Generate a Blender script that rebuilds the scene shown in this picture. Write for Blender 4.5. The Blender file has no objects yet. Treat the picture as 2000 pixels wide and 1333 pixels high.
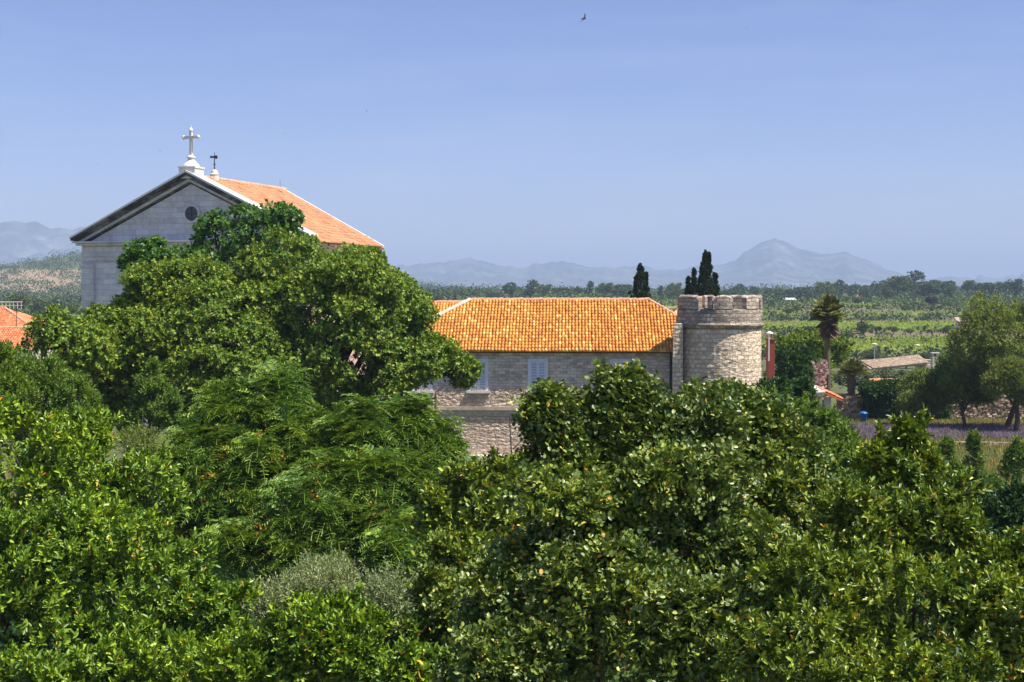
import bpy, math, random
import numpy as np
from mathutils import Vector
R = math.radians
F = 2777.8
PITCH = math.atan((666.5-572)/F)
CAMZ = 9.3
sc = bpy.context.scene
col = sc.collection
# ------------------------------------------------------------------ camera, sky, sun, exposure
cam = bpy.data.objects.new('camera', bpy.data.cameras.new('camera')); col.objects.link(cam)
cam.location = (0, 0, CAMZ); cam.rotation_euler = (R(90)-PITCH, 0, 0)
cam.data.sensor_width = 36; cam.data.lens = 50; cam.data.clip_start = .1; cam.data.clip_end = 40000
sc.camera = cam
SUN_EL, SUN_AZ = 61.0, 112.0      # azimuth clockwise from +Y
w = bpy.data.worlds.new('World'); sc.world = w; w.use_nodes = True
nt = w.node_tree; bg = nt.nodes['Background']
sky = nt.nodes.new('ShaderNodeTexSky'); sky.sky_type = 'NISHITA'; sky.sun_disc = False
sky.sun_elevation = R(SUN_EL); sky.sun_rotation = R(SUN_AZ); sky.altitude = 0
sky.air_density = 1.0; sky.dust_density = 0.1; sky.ozone_density = 4.0
tint = nt.nodes.new('ShaderNodeMix'); tint.data_type = 'RGBA'; tint.blend_type = 'MULTIPLY'
tint.inputs[0].default_value = 1.0; tint.inputs[7].default_value = (.925, .845, 1.08, 1)
nt.links.new(sky.outputs[0], tint.inputs[6]); 
tc_ = nt.nodes.new('ShaderNodeTexCoord'); mp_ = nt.nodes.new('ShaderNodeMapping'); mp_.inputs['Scale'].default_value = (3, 3, 26)
nz_ = nt.nodes.new('ShaderNodeTexNoise'); nz_.inputs['Scale'].default_value = 1.6; nz_.inputs['Detail'].default_value = 6
rp_ = nt.nodes.new('ShaderNodeValToRGB'); rp_.color_ramp.elements[0].position = .5; rp_.color_ramp.elements[1].position = .82
rp_.color_ramp.elements[1].color = (.1, .1, .1, 1)
cl_ = nt.nodes.new('ShaderNodeMix'); cl_.data_type = 'RGBA'; cl_.inputs[7].default_value = (8.5, 8.4, 9.0, 1)
nt.links.new(tc_.outputs['Generated'], mp_.inputs[0]); nt.links.new(mp_.outputs[0], nz_.inputs['Vector']); nt.links.new(nz_.outputs[0], rp_.inputs[0])
nt.links.new(rp_.outputs[0], cl_.inputs[0]); nt.links.new(tint.outputs[2], cl_.inputs[6]); nt.links.new(cl_.outputs[2], bg.inputs[0])
bg.inputs[1].default_value = 0.076
sun = bpy.data.objects.new('sun', bpy.data.lights.new('sun', 'SUN')); col.objects.link(sun)
sun.data.energy = 5.0; sun.data.angle = R(.55); sun.data.color = (1, .935, .83)
SD = Vector((math.cos(R(SUN_EL))*math.sin(R(SUN_AZ)), math.cos(R(SUN_EL))*math.cos(R(SUN_AZ)), math.sin(R(SUN_EL))))
sun.rotation_euler = SD.to_track_quat('Z', 'Y').to_euler()
vs = sc.view_settings; vs.view_transform = 'Standard'; vs.look = 'None'; vs.exposure = 0.72; vs.gamma = 1
sc.cycles.max_bounces = 6; sc.cycles.diffuse_bounces = 2; sc.cycles.glossy_bounces = 2
sc.cycles.transmission_bounces = 4; sc.cycles.volume_bounces = 0; sc.cycles.transparent_max_bounces = 8
sc.cycles.sample_clamp_indirect = 4.0

def P(px, py, Y):
    x = (px-1000)/F; v = (666.5-py)/F
    dy = math.cos(PITCH)+v*math.sin(PITCH); dz = -math.sin(PITCH)+v*math.cos(PITCH)
    return Vector((x*Y/dy, Y, CAMZ+dz*Y/dy))
def proj(X, Y, Z):
    z = Z-CAMZ
    d = Y*math.cos(PITCH)-z*math.sin(PITCH); u = Y*math.sin(PITCH)+z*math.cos(PITCH)
    return 1000+F*X/d, 666.5-F*u/d

# ------------------------------------------------------------------ tags
def tag(o, label=None, cat=None, group=None, kind=None):
    if label: o['label'] = label
    if cat: o['category'] = cat
    if group: o['group'] = group
    if kind: o['kind'] = kind
    return o
def empty(name, loc=(0, 0, 0), rz=0, label=None, cat=None, group=None):
    o = bpy.data.objects.new(name, None); col.objects.link(o); o.location = loc; o.rotation_euler = (0, 0, rz)
    o.empty_display_size = .3
    return tag(o, label, cat, group)

# ------------------------------------------------------------------ materials
def newmat(name):
    m = bpy.data.materials.new(name); m.use_nodes = True
    return m, m.node_tree, m.node_tree.nodes['Principled BSDF']
def N(t, typ, **kw):
    n = t.nodes.new(typ)
    for k, v in kw.items():
        if k.startswith('i_'): n.inputs[k[2:].replace('_', ' ')].default_value = v
        else: setattr(n, k, v)
    return n
def ramp(t, stops, fac=None):
    r = t.nodes.new('ShaderNodeValToRGB'); e = r.color_ramp.elements
    while len(e) < len(stops): e.new(.5)
    for k, (p, c) in enumerate(stops): e[k].position = p; e[k].color = (*c, 1)
    if fac is not None: t.links.new(fac, r.inputs[0])
    return r
def mixc(t, a, b, fac, mode='MIX'):
    m = t.nodes.new('ShaderNodeMix'); m.data_type = 'RGBA'; m.blend_type = mode
    for v, i in ((a, 6), (b, 7), (fac, 0)):
        if isinstance(v, bpy.types.NodeSocket): t.links.new(v, m.inputs[i])
        elif i == 0: m.inputs[0].default_value = v
        else: m.inputs[i].default_value = (*v, 1)
    return m.outputs[2]
def objco(t): return t.nodes.new('ShaderNodeTexCoord').outputs['Object']
def noise(t, scale, detail=3, vec=None, rough=.55):
    n = N(t, 'ShaderNodeTexNoise', i_Scale=scale, i_Detail=detail, i_Roughness=rough)
    t.links.new(vec if vec is not None else objco(t), n.inputs['Vector'])
    return n
def bump(t, b, h, strength, dist):
    n = N(t, 'ShaderNodeBump', i_Strength=strength, i_Distance=dist)
    t.links.new(h, n.inputs['Height']); t.links.new(n.outputs[0], b.inputs['Normal']); return n

def m_leaf(name, stops, rough=.4, trans=.3, patch=.8, patchcol=(1.3, 1.15, .6), spec=.5):
    m, t, b = newmat(name)
    g = N(t, 'ShaderNodeNewGeometry')
    r = ramp(t, stops, g.outputs['Random Per Island'])
    n = noise(t, patch, 3)
    pr = ramp(t, [(.38, (1, 1, 1)), (.68, patchcol)], n.outputs[0])
    c = mixc(t, r.outputs[0], pr.outputs[0], 1, 'MULTIPLY')
    t.links.new(c, b.inputs['Base Color'])
    b.inputs['Roughness'].default_value = rough; b.inputs['Specular IOR Level'].default_value = spec
    tr = N(t, 'ShaderNodeBsdfTranslucent')
    tc = mixc(t, c, (1.5, 1.35, .35), 1, 'MULTIPLY'); t.links.new(tc, tr.inputs[0])
    mx = N(t, 'ShaderNodeMixShader'); mx.inputs[0].default_value = trans
    t.links.new(b.outputs[0], mx.inputs[1]); t.links.new(tr.outputs[0], mx.inputs[2])
    t.links.new(mx.outputs[0], t.nodes['Material Output'].inputs[0])
    return m
def m_plain(name, c, rough=.7, var=.15, scale=3, metal=0):
    m, t, b = newmat(name)
    n = noise(t, scale, 4)
    r = ramp(t, [(.3, tuple(x*(1-var) for x in c)), (.7, tuple(min(1, x*(1+var)) for x in c))], n.outputs[0])
    t.links.new(r.outputs[0], b.inputs['Base Color']); b.inputs['Roughness'].default_value = rough
    b.inputs['Metallic'].default_value = metal
    bump(t, b, n.outputs[0], .25, .02)
    return m
def m_bark(name, c):
    m, t, b = newmat(name)
    mp = N(t, 'ShaderNodeMapping'); mp.inputs['Scale'].default_value = (9, 9, 1.5); t.links.new(objco(t), mp.inputs[0])
    n = noise(t, 2, 5, mp.outputs[0])
    r = ramp(t, [(.35, tuple(x*.55 for x in c)), (.65, c)], n.outputs[0]); t.links.new(r.outputs[0], b.inputs['Base Color'])
    b.inputs['Roughness'].default_value = .9; bump(t, b, n.outputs[0], .6, .03); return m
def wallvec(t, radius=None):
    s = N(t, 'ShaderNodeSeparateXYZ'); t.links.new(objco(t), s.inputs[0]); cb = N(t, 'ShaderNodeCombineXYZ')
    if radius:
        a = N(t, 'ShaderNodeMath', operation='ARCTAN2'); t.links.new(s.outputs[0], a.inputs[0])
        ng = N(t, 'ShaderNodeMath', operation='MULTIPLY'); t.links.new(s.outputs[1], ng.inputs[0]); ng.inputs[1].default_value = -1
        t.links.new(ng.outputs[0], a.inputs[1])
        mu = N(t, 'ShaderNodeMath', operation='MULTIPLY'); t.links.new(a.outputs[0], mu.inputs[0]); mu.inputs[1].default_value = radius
        t.links.new(mu.outputs[0], cb.inputs[0])
    else:
        ad = N(t, 'ShaderNodeMath', operation='ADD'); t.links.new(s.outputs[0], ad.inputs[0]); t.links.new(s.outputs[1], ad.inputs[1])
        t.links.new(ad.outputs[0], cb.inputs[0])
    t.links.new(s.outputs[2], cb.inputs[1]); return cb.outputs[0]
def m_stone(name, stops, bw=.42, bh=.22, mortar=(.3, .27, .24), msize=.012, distort=.05, bstr=.8, bdist=.05, radius=None, stain=None, stainamt=.5, rubble=0):
    m, t, b = newmat(name)
    v = wallvec(t, radius)
    dn = noise(t, 2.4, 3, v)
    dm = mixc(t, (.5, .5, .5), dn.outputs['Color'], 1)
    sub = N(t, 'ShaderNodeVectorMath', operation='SUBTRACT'); t.links.new(dn.outputs['Color'], sub.inputs[0]); sub.inputs[1].default_value = (.5, .5, .5)
    scl = N(t, 'ShaderNodeVectorMath', operation='SCALE'); t.links.new(sub.outputs[0], scl.inputs[0]); scl.inputs['Scale'].default_value = distort*4
    ad = N(t, 'ShaderNodeVectorMath', operation='ADD'); t.links.new(v, ad.inputs[0]); t.links.new(scl.outputs[0], ad.inputs[1])
    br = N(t, 'ShaderNodeTexBrick', i_Scale=1, i_Mortar_Size=msize, i_Mortar_Smooth=.6, i_Brick_Width=bw, i_Row_Height=bh, i_Bias=0)
    br.offset = .43; br.inputs['Color1'].default_value = (0, 0, 0, 1); br.inputs['Color2'].default_value = (1, 1, 1, 1); br.inputs['Mortar'].default_value = (.5, .5, .5, 1)
    t.links.new(ad.outputs[0], br.inputs['Vector'])
    vo = N(t, 'ShaderNodeTexVoronoi', i_Scale=4.5); mp = N(t, 'ShaderNodeMapping'); mp.inputs['Scale'].default_value = (.8, 1.5, 1)
    t.links.new(ad.outputs[0], mp.inputs[0]); t.links.new(mp.outputs[0], vo.inputs['Vector'])
    sp = N(t, 'ShaderNodeSeparateColor'); t.links.new(vo.outputs['Color'], sp.inputs[0])
    val = mixc(t, br.outputs[0], sp.outputs[0], .35+.4*rubble)
    fn = noise(t, 14, 4, v)
    val = mixc(t, val, fn.outputs[0], .3)
    r = ramp(t, stops, val)
    c = mixc(t, r.outputs[0], mortar, br.outputs['Fac'])
    if stain:
        sn = noise(t, .8, 5, v, .7); sr = ramp(t, [(.45, (0, 0, 0)), (.68, (1, 1, 1))], sn.outputs[0])
        f = mixc(t, (0, 0, 0), sr.outputs[0], stainamt)
        c = mixc(t, c, stain, f)
    t.links.new(c, b.inputs['Base Color']); b.inputs['Roughness'].default_value = .92
    inv = N(t, 'ShaderNodeMath', operation='SUBTRACT'); inv.inputs[0].default_value = 1; t.links.new(br.outputs['Fac'], inv.inputs[1])
    h1 = mixc(t, inv.outputs[0], fn.outputs[0], .35)
    vd = N(t, 'ShaderNodeMath', operation='SUBTRACT'); vd.inputs[0].default_value = 1; t.links.new(vo.outputs['Distance'], vd.inputs[1])
    h2 = mixc(t, h1, vd.outputs[0], .2+.5*rubble)
    bump(t, b, h2, bstr, bdist)
    return m
def m_tile(name, stops, rough=.75, dirt=.3):
    m, t, b = newmat(name)
    g = N(t, 'ShaderNodeNewGeometry'); r = ramp(t, stops, g.outputs['Random Per Island'])
    n = noise(t, 2.5, 5, None, .7); nr = ramp(t, [(.35, (1, 1, 1)), (.75, (1-dirt, 1-dirt*1.1, 1-dirt*1.2))], n.outputs[0])
    c = mixc(t, r.outputs[0], nr.outputs[0], 1, 'MULTIPLY')
    t.links.new(c, b.inputs['Base Color']); b.inputs['Roughness'].default_value = rough
    n2 = noise(t, 25, 3); bump(t, b, n2.outputs[0], .3, .01)
    return m

# ------------------------------------------------------------------ mesh helpers
def link_mesh(name, me, mat, parent=None):
    if mat:
        for m in (mat if isinstance(mat, (list, tuple)) else [mat]): me.materials.append(m)
    o = bpy.data.objects.new(name, me); col.objects.link(o)
    if parent: o.parent = parent
    return o
def np_mesh(name, verts, quads, mat, parent=None, smooth=False):
    me = bpy.data.meshes.new(name)
    verts = np.asarray(verts, np.float32).reshape(-1, 3); quads = np.asarray(quads, np.int32)
    k = quads.shape[1]; nf = len(quads)
    me.vertices.add(len(verts)); me.vertices.foreach_set('co', verts.ravel())
    me.loops.add(nf*k); me.loops.foreach_set('vertex_index', quads.ravel())
    me.polygons.add(nf); me.polygons.foreach_set('loop_start', np.arange(0, nf*k, k, dtype=np.int32))
    me.polygons.foreach_set('loop_total', np.full(nf, k, np.int32))
    me.update(calc_edges=True)
    if smooth: me.polygons.foreach_set('use_smooth', np.ones(nf, bool))
    return link_mesh(name, me, mat, parent)
class MB:
    def __init__(s): s.v = []; s.f = []
    def add(s, vs_, fs):
        b = len(s.v); s.v += [tuple(v) for v in vs_]; s.f += [tuple(i+b for i in f) for f in fs]; return s
    def box(s, x0, x1, y0, y1, z0, z1, taper=0):
        t = taper
        return s.add([(x0, y0, z0), (x1, y0, z0), (x1, y1, z0), (x0, y1, z0), (x0+t, y0+t, z1), (x1-t, y0+t, z1), (x1-t, y1-t, z1), (x0+t, y1-t, z1)],
                     [(0, 3, 2, 1), (4, 5, 6, 7), (0, 1, 5, 4), (1, 2, 6, 5), (2, 3, 7, 6), (3, 0, 4, 7)])
    def prism(s, poly, y0, y1):   # polygon in x,z (counter-clockwise seen from -y), extruded in y
        n = len(poly)
        return s.add([(x, y0, z) for x, z in poly]+[(x, y1, z) for x, z in poly],
                     [tuple(range(n)), tuple(range(2*n-1, n-1, -1))]+[(i, i+n, (i+1) % n+n, (i+1) % n) for i in range(n)])
    def tube(s, pts, rad, seg=8, cap=True):
        pts = [Vector(p) for p in pts]; n = len(pts); rings = []
        for i, p in enumerate(pts):
            d = (pts[min(i+1, n-1)]-pts[max(i-1, 0)]).normalized()
            a = d.cross(Vector((0, 0, 1)) if abs(d.z) < .9 else Vector((1, 0, 0))).normalized(); c = d.cross(a)
            r = rad[i] if isinstance(rad, (list, tuple)) else rad
            rings.append([p+(a*math.cos(2*math.pi*k/seg)+c*math.sin(2*math.pi*k/seg))*r for k in range(seg)])
        fs = []
        for i in range(n-1):
            for k in range(seg): k2 = (k+1) % seg; fs.append((i*seg+k, i*seg+k2, (i+1)*seg+k2, (i+1)*seg+k))
        if cap: fs += [tuple(range(seg-1, -1, -1)), tuple(range((n-1)*seg, n*seg))]
        return s.add([v for r in rings for v in r], fs)
    def lathe(s, prof, seg=24, cx=0, cy=0):
        vs_ = [(cx+r*math.cos(2*math.pi*k/seg), cy+r*math.sin(2*math.pi*k/seg), z) for r, z in prof for k in range(seg)]
        fs = [(i*seg+k, i*seg+(k+1) % seg, (i+1)*seg+(k+1) % seg, (i+1)*seg+k) for i in range(len(prof)-1) for k in range(seg)]
        fs += [tuple(range(seg-1, -1, -1)), tuple(range((len(prof)-1)*seg, len(prof)*seg))]
        return s.add(vs_, fs)
    def build(s, name, mat, parent=None, smooth=False, bevel=0):
        me = bpy.data.meshes.new(name); me.from_pydata(s.v, [], s.f); me.update()
        if smooth: me.polygons.foreach_set('use_smooth', np.ones(len(me.polygons), bool))
        o = link_mesh(name, me, mat, parent)
        if bevel:
            b = o.modifiers.new('bevel', 'BEVEL'); b.width = bevel; b.segments = 2; b.limit_method = 'ANGLE'
        return o

# ------------------------------------------------------------------ foliage
rng = np.random.default_rng(7)
TOTAL = [0]
def nrm(a): return a/np.maximum(np.linalg.norm(a, axis=-1, keepdims=True), 1e-9)
def leaves_geo(b, d, n, L, W, full=True, fold=.25, curl=.15):
    """b base, d direction, n upper normal; one island per leaf"""
    k = len(b); L = np.asarray(L).reshape(-1, 1)*np.ones((k, 1)); W = np.asarray(W).reshape(-1, 1)*np.ones((k, 1))
    d = nrm(d); s = nrm(np.cross(d, n)); n = np.cross(s, d)
    if full:
        v = np.stack([b, b+d*L*.3+s*W*.42+n*W*fold, b+d*L*.72+s*W*.4+n*(W*fold-L*curl*.4), b+d*L-n*L*curl,
                      b+d*L*.72-s*W*.4+n*(W*fold-L*curl*.4), b+d*L*.3-s*W*.42+n*W*fold], 1)
        base = np.arange(k)[:, None]*6
        q = np.concatenate([base+np.array([0, 1, 2, 3]), base+np.array([0, 3, 4, 5])], 0)
    else:
        v = np.stack([b, b+d*L*.5+s*W*.5, b+d*L-n*L*curl, b+d*L*.5-s*W*.5], 1)
        q = np.arange(k)[:, None]*4+np.array([0, 1, 2, 3])
    TOTAL[0] += k
    return v.reshape(-1, 3), q
def frame(a):
    u = nrm(np.cross(a, np.where(np.abs(a[:, 2:3]) < .9, [[0, 0, 1.]], [[1., 0, 0]]))); return u, np.cross(a, u)
def twigs(envs, rc, cover=1.3, per=10, back=.45, flat=.8, inner=.25, amp=.12, up=.35, ragged=.15, cull=.78, zmin=.3, shoots=0, sl=.4, ext=.1, deep=.12):
    """clumps over envelope ellipsoids -> twig positions and axes. envs: (centre, radii)"""
    C = []; ND = []; RC = []; rc0 = rc
    E = [(np.array(c, float), np.array(r, float)) for c, r in envs]
    for i, (c, r) in enumerate(E):
        rc = min(rc0, .5*float(r.min()))
        area = 4*np.pi*(((r[0]*r[1])**1.6+(r[0]*r[2])**1.6+(r[1]*r[2])**1.6)/3)**(1/1.6)
        n = max(4, int(cover*area/(np.pi*rc*rc)))
        u = nrm(rng.normal(size=(n, 3)))
        keep = (u[:, 1] < .25) | (rng.random(n) < back); keep &= (u[:, 2] > -.55) | (rng.random(n) < .35); u = u[keep]
        ph = rng.random(3)*6
        s = 1+amp*(np.sin(u[:, 0]*4+ph[0])+np.sin(u[:, 1]*5+ph[1])+np.sin(u[:, 2]*4.5+ph[2]))/1.5
        p = c+u*np.maximum(r*(s*(1-rng.random(len(u))**1.4*deep))[:, None]-.85*rc-ext, .12*r)
        ok = np.ones(len(p), bool)
        for j, (c2, r2) in enumerate(E):
            if j != i: ok &= np.linalg.norm((p-c2)/r2, axis=1) > cull
        ok &= p[:, 2] > zmin
        C.append(p[ok]); ND.append(nrm(u/r)[ok]); RC.append(rc*(.65+.7*rng.random(ok.sum())))
    C = np.concatenate(C); ND = np.concatenate(ND); RC = np.concatenate(RC); k = len(C)
    d = nrm(ND[:, None]*.75+np.array([0, 0, up])+rng.normal(size=(k, per, 3))*.62)
    rad = (1-np.abs(rng.normal(size=(k, per, 1)))*.25); rad = np.where(rng.random((k, per, 1)) < ragged, rad*1.0+.35*rng.random((k, per, 1)), rad)
    pos = C[:, None]+d*rad*RC[:, None, None]*np.array([1, 1, flat])
    ax = nrm(d+rng.normal(size=d.shape)*.35+np.array([0, 0, up*.8]))
    pos = pos.reshape(-1, 3); ax = ax.reshape(-1, 3)
    if shoots:
        s_ = (rng.random(k) < shoots) & (ND[:, 2] > -.1); c0 = C[s_]; n0 = ND[s_]; m = 6
        dirs = nrm(n0*.5+np.array([0, 0, 1.])+rng.normal(size=n0.shape)*.35); ln = sl*(.5+rng.random((len(c0), 1, 1)))
        t_ = (np.arange(m)/m)[None, :, None]; sp = c0[:, None]+dirs[:, None]*(RC[s_][:, None, None]*.8+ln*t_)
        pos = np.concatenate([pos, sp.reshape(-1, 3)]); ax = np.concatenate([ax, np.repeat(dirs, m, 0)])
    if inner:
        ni = int(len(pos)*inner); e = rng.integers(0, len(E), ni)
        u = nrm(rng.normal(size=(ni, 3)))
        cc = np.array([E[i][0] for i in e]); rr = np.array([E[i][1] for i in e])
        pi = cc+u*rr*(.5+.35*rng.random((ni, 1))); pi = pi[pi[:, 2] > zmin]
        pos = np.concatenate([pos, pi]); ax = np.concatenate([ax, nrm(rng.normal(size=pi.shape)+np.array([0, 0, .5]))])
    return pos, ax
def leaf_twigs(pos, ax, K, tl, L, W, ang=(35, 75), full=True, fold=.25, curl=.15, jit=.5):
    n = len(pos); u, v = frame(ax)
    k = np.arange(K); t = (k+.5)/K
    phi = (k*2.4)[None]+rng.random((n, 1))*6.28; th = np.radians(ang[1]+(ang[0]-ang[1])*t)[None]+rng.normal(size=(n, K))*.2
    rd = u[:, None]*np.cos(phi)[..., None]+v[:, None]*np.sin(phi)[..., None]
    a = ax[:, None]
    d = nrm(a*np.cos(th)[..., None]+rd*np.sin(th)[..., None]+rng.normal(size=(n, K, 3))*.2)
    nn = nrm(a*np.sin(th)[..., None]-rd*np.cos(th)[..., None]+rng.normal(size=(n, K, 3))*jit)
    b = pos[:, None]+a*(t*tl)[None, :, None]
    sz = (.65+.55*rng.random(n*K))
    return leaves_geo(b.reshape(-1, 3), d.reshape(-1, 3), nn.reshape(-1, 3), L*sz, W*sz, full, fold, curl)
def fronds(o, d, n, length, m, L, W, droop=.35, full=False, ang=70, taper=True, vee=.15, rachis=.006, nj=.22):
    """pinnate leaves; o origin, d direction, n up normal"""
    k = len(o); d = nrm(d); s = nrm(np.cross(d, n)); n = np.cross(s, d); length = np.asarray(length)*np.ones(k)
    t = np.linspace(.12, 1, m)[None, :]
    ctr = o[:, None]+d[:, None]*(t*length[:, None])[..., None]-np.array([0, 0, 1.])*(droop*length[:, None]*t**2)[..., None]
    tang = nrm(d[:, None]-np.array([0, 0, 1.])*(2*droop*t)[..., None]*np.ones((k, 1, 1)))
    prof = (np.sin(np.pi*np.clip(t*.85+.12, 0, 1))**.6 if taper else np.ones_like(t))
    B = []; D = []; NN = []; S = []
    for sg in (-1, 1):
        dd = nrm(tang*math.cos(R(ang))+sg*s[:, None]*math.sin(R(ang))+n[:, None]*vee+rng.normal(size=ctr.shape)*.1)
        B.append(ctr.reshape(-1, 3)); D.append(dd.reshape(-1, 3)); NN.append((n[:, None]+rng.normal(size=ctr.shape)*nj).reshape(-1, 3)); S.append((prof*np.ones((k, 1))*(.85+.3*rng.random((k, m)))).ravel())
    B = np.concatenate(B); D = np.concatenate(D); NN = np.concatenate(NN); S = np.concatenate(S)
    v, q = leaves_geo(B, D, NN, L*S, W*S, full, .12, .12)
    if rachis:
        pts = np.concatenate([o[:, None], ctr[:, ::max(1, m//3)]], 1); j = pts.shape[1]
        rv = np.stack([pts-s[:, None]*rachis, pts+s[:, None]*rachis], 2).reshape(k, -1, 3)
        base = (np.arange(k)*j*2)[:, None, None]+np.arange(j-1)[None, :, None]*2
        if q.shape[1] == 4:
            q = np.concatenate([q, (base+np.array([0, 1, 3, 2])).reshape(-1, 4)+len(v)]); v = np.concatenate([v, rv.reshape(-1, 3)])
    return v, q
def cat(parts):
    V = []; Q = []; o = 0
    for v, q in parts: V.append(v); Q.append(q+o); o += len(v)
    return np.concatenate(V), np.concatenate(Q)
def env(px, py, Y, rx, rz, ry=None):
    c = P(px, py, Y); k = Y/F
    return (tuple(c), (rx*k, (ry or rx)*k, rz*k))
def trunk_mb(base, envs, r0, top=None, bend=.25, seg=8, limbs=True, zfrac=.5):
    rr = random.Random(int(base[0]*31+base[1]*7))
    mb = MB(); base = Vector(base)
    main = Vector(max(envs, key=lambda e: e[1][0]*e[1][2])[0]) if top is None else Vector(top)
    fork = base.lerp(main, zfrac); fork.x += rr.uniform(-bend, bend)
    mb.tube([base+Vector((0, 0, -.2)), base+Vector((0, 0, .15)), base.lerp(fork, .5)+Vector((rr.uniform(-bend, bend), rr.uniform(-bend, bend), 0))*.5, fork, main], [r0*1.5, r0*1.1, r0*.85, r0*.7, r0*.3], seg)
    if limbs:
        for c, r in envs:
            c = Vector(c)
            mid = fork.lerp(c, .5)+Vector((rr.uniform(-.3, .3), rr.uniform(-.3, .3), .12*(c-fork).length))
            mb.tube([fork.lerp(base, .1), mid, c], [r0*.5, r0*.3, r0*.12], 6)
            for _ in range(5):
                a = Vector((rr.gauss(0, 1), rr.gauss(0, 1), rr.gauss(.4, .8))).normalized()
                e = c+Vector((a.x*r[0], a.y*r[1], a.z*r[2]))*.85
                mb.tube([mid.lerp(c, rr.uniform(.3, 1)), c.lerp(e, .5)+Vector((0, 0, .1*r[2])), e], [r0*.16, r0*.1, r0*.04], 5)
    return mb
def tree(name, label, cat_, geo, mat, base, envs, bark, r0, group=None, crown='crown', smooth=False, **kw):
    t = empty(name, tuple(base), 0, label, cat_, group)
    v, q = geo
    np_mesh(crown, v-np.array(base, np.float32), q, mat, t, smooth)
    if r0:
        mb = trunk_mb(base, envs, r0, **kw); mb.v = [(x-base[0], y-base[1], z-base[2]) for x, y, z in mb.v]
        mb.build('trunk', bark, t, True)
    return t
# ------------------------------------------------------------------ terrain, mountains, haze
def terr(X, Y):
    X = np.asarray(X, float); Y = np.asarray(Y, float)
    z = np.interp(Y, [0, 180, 300, 500, 700, 900, 1500, 3000, 5000, 12000], [0, 0, .9, 3.1, 5.4, 6.4, 5.5, 2, 0, 0])
    left = np.clip((-X/np.maximum(Y, 1)-.15)/.1, 0, 1)
    z = z*(1-.55*left*np.clip((1300-Y)/600, 0, 1))
    z = z+50*np.exp(-((X+400)/215)**2-((Y-1650)/380)**2)
    z = z+(1.2*np.sin(X/47+Y/90)+.8*np.sin(X/21-Y/33)+.5*np.sin(X/9+Y/15))*np.clip((Y-250)/600, 0, 1)
    return z
def build_terrain():
    ys = np.concatenate([np.linspace(-60, 240, 61), np.geomspace(246, 12000, 300)]); us = np.linspace(-1, 1, 241)
    X = us[None, :]*(ys[:, None]*.75+260).clip(200); Y = ys[:, None]*np.ones_like(X); Z = terr(X, Y)
    V = np.stack([X, Y, Z], -1).reshape(-1, 3); nx = len(us); ny = len(ys)
    i = (np.arange(ny-1)[:, None]*nx+np.arange(nx-1)[None]).ravel()
    q = np.stack([i, i+1, i+nx+1, i+nx], 1)
    me_o = np_mesh('ground', V, q, None, None, True); me = me_o.data
    px, py = proj(V[:, 0], V[:, 1], V[:, 2])
    c = np.tile(np.array([.085, .105, .03]), (len(V), 1))
    # patchwork of field strips on the plain
    sy = np.sin(V[:, 1]/17+V[:, 0]/190)+.6*np.sin(V[:, 1]/7.3+1+V[:, 0]/60)
    fld = (V[:, 1] > 190) & (V[:, 1] < 760)
    c[fld & (sy > .35)] = (.15, .2, .035); c[fld & (sy < -.7)] = (.17, .13, .075); c[fld & (sy > 1.1)] = (.2, .24, .05)
    wood = (V[:, 1] >= 650); c[wood] = (.075, .105, .035)
    sand = (px > -220) & (px < 165) & (py > 527) & (py < 572) & (V[:, 1] > 900); c[sand] = (.33, .24, .155)
    near = V[:, 1] < 60; c[near] = (.05, .045, .028)  # soil darkened below the foreground crowns, standing in for their black shade
    ca = me.color_attributes.new('tone', 'FLOAT_COLOR', 'POINT')
    ca.data.foreach_set('color', np.concatenate([c, np.ones((len(c), 1))], 1).astype(np.float32).ravel())
    m, t, b = newmat('ground_soil_and_grass')
    at = N(t, 'ShaderNodeVertexColor', layer_name='tone'); n = noise(t, .35, 6, None, .7); n2 = noise(t, 3.5, 4)
    r = ramp(t, [(.3, (.6, .6, .6)), (.7, (1.35, 1.3, 1.2))], n.outputs[0]); r2 = ramp(t, [(.35, (.75, .75, .72)), (.65, (1.2, 1.2, 1.15))], n2.outputs[0])
    x = mixc(t, at.outputs[0], r.outputs[0], 1, 'MULTIPLY'); x = mixc(t, x, r2.outputs[0], 1, 'MULTIPLY')
    t.links.new(x, b.inputs['Base Color']); b.inputs['Roughness'].default_value = .95; bump(t, b, n2.outputs[0], .6, .1)
    me.materials.append(m); tag(me_o, kind='structure')
build_terrain()

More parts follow.
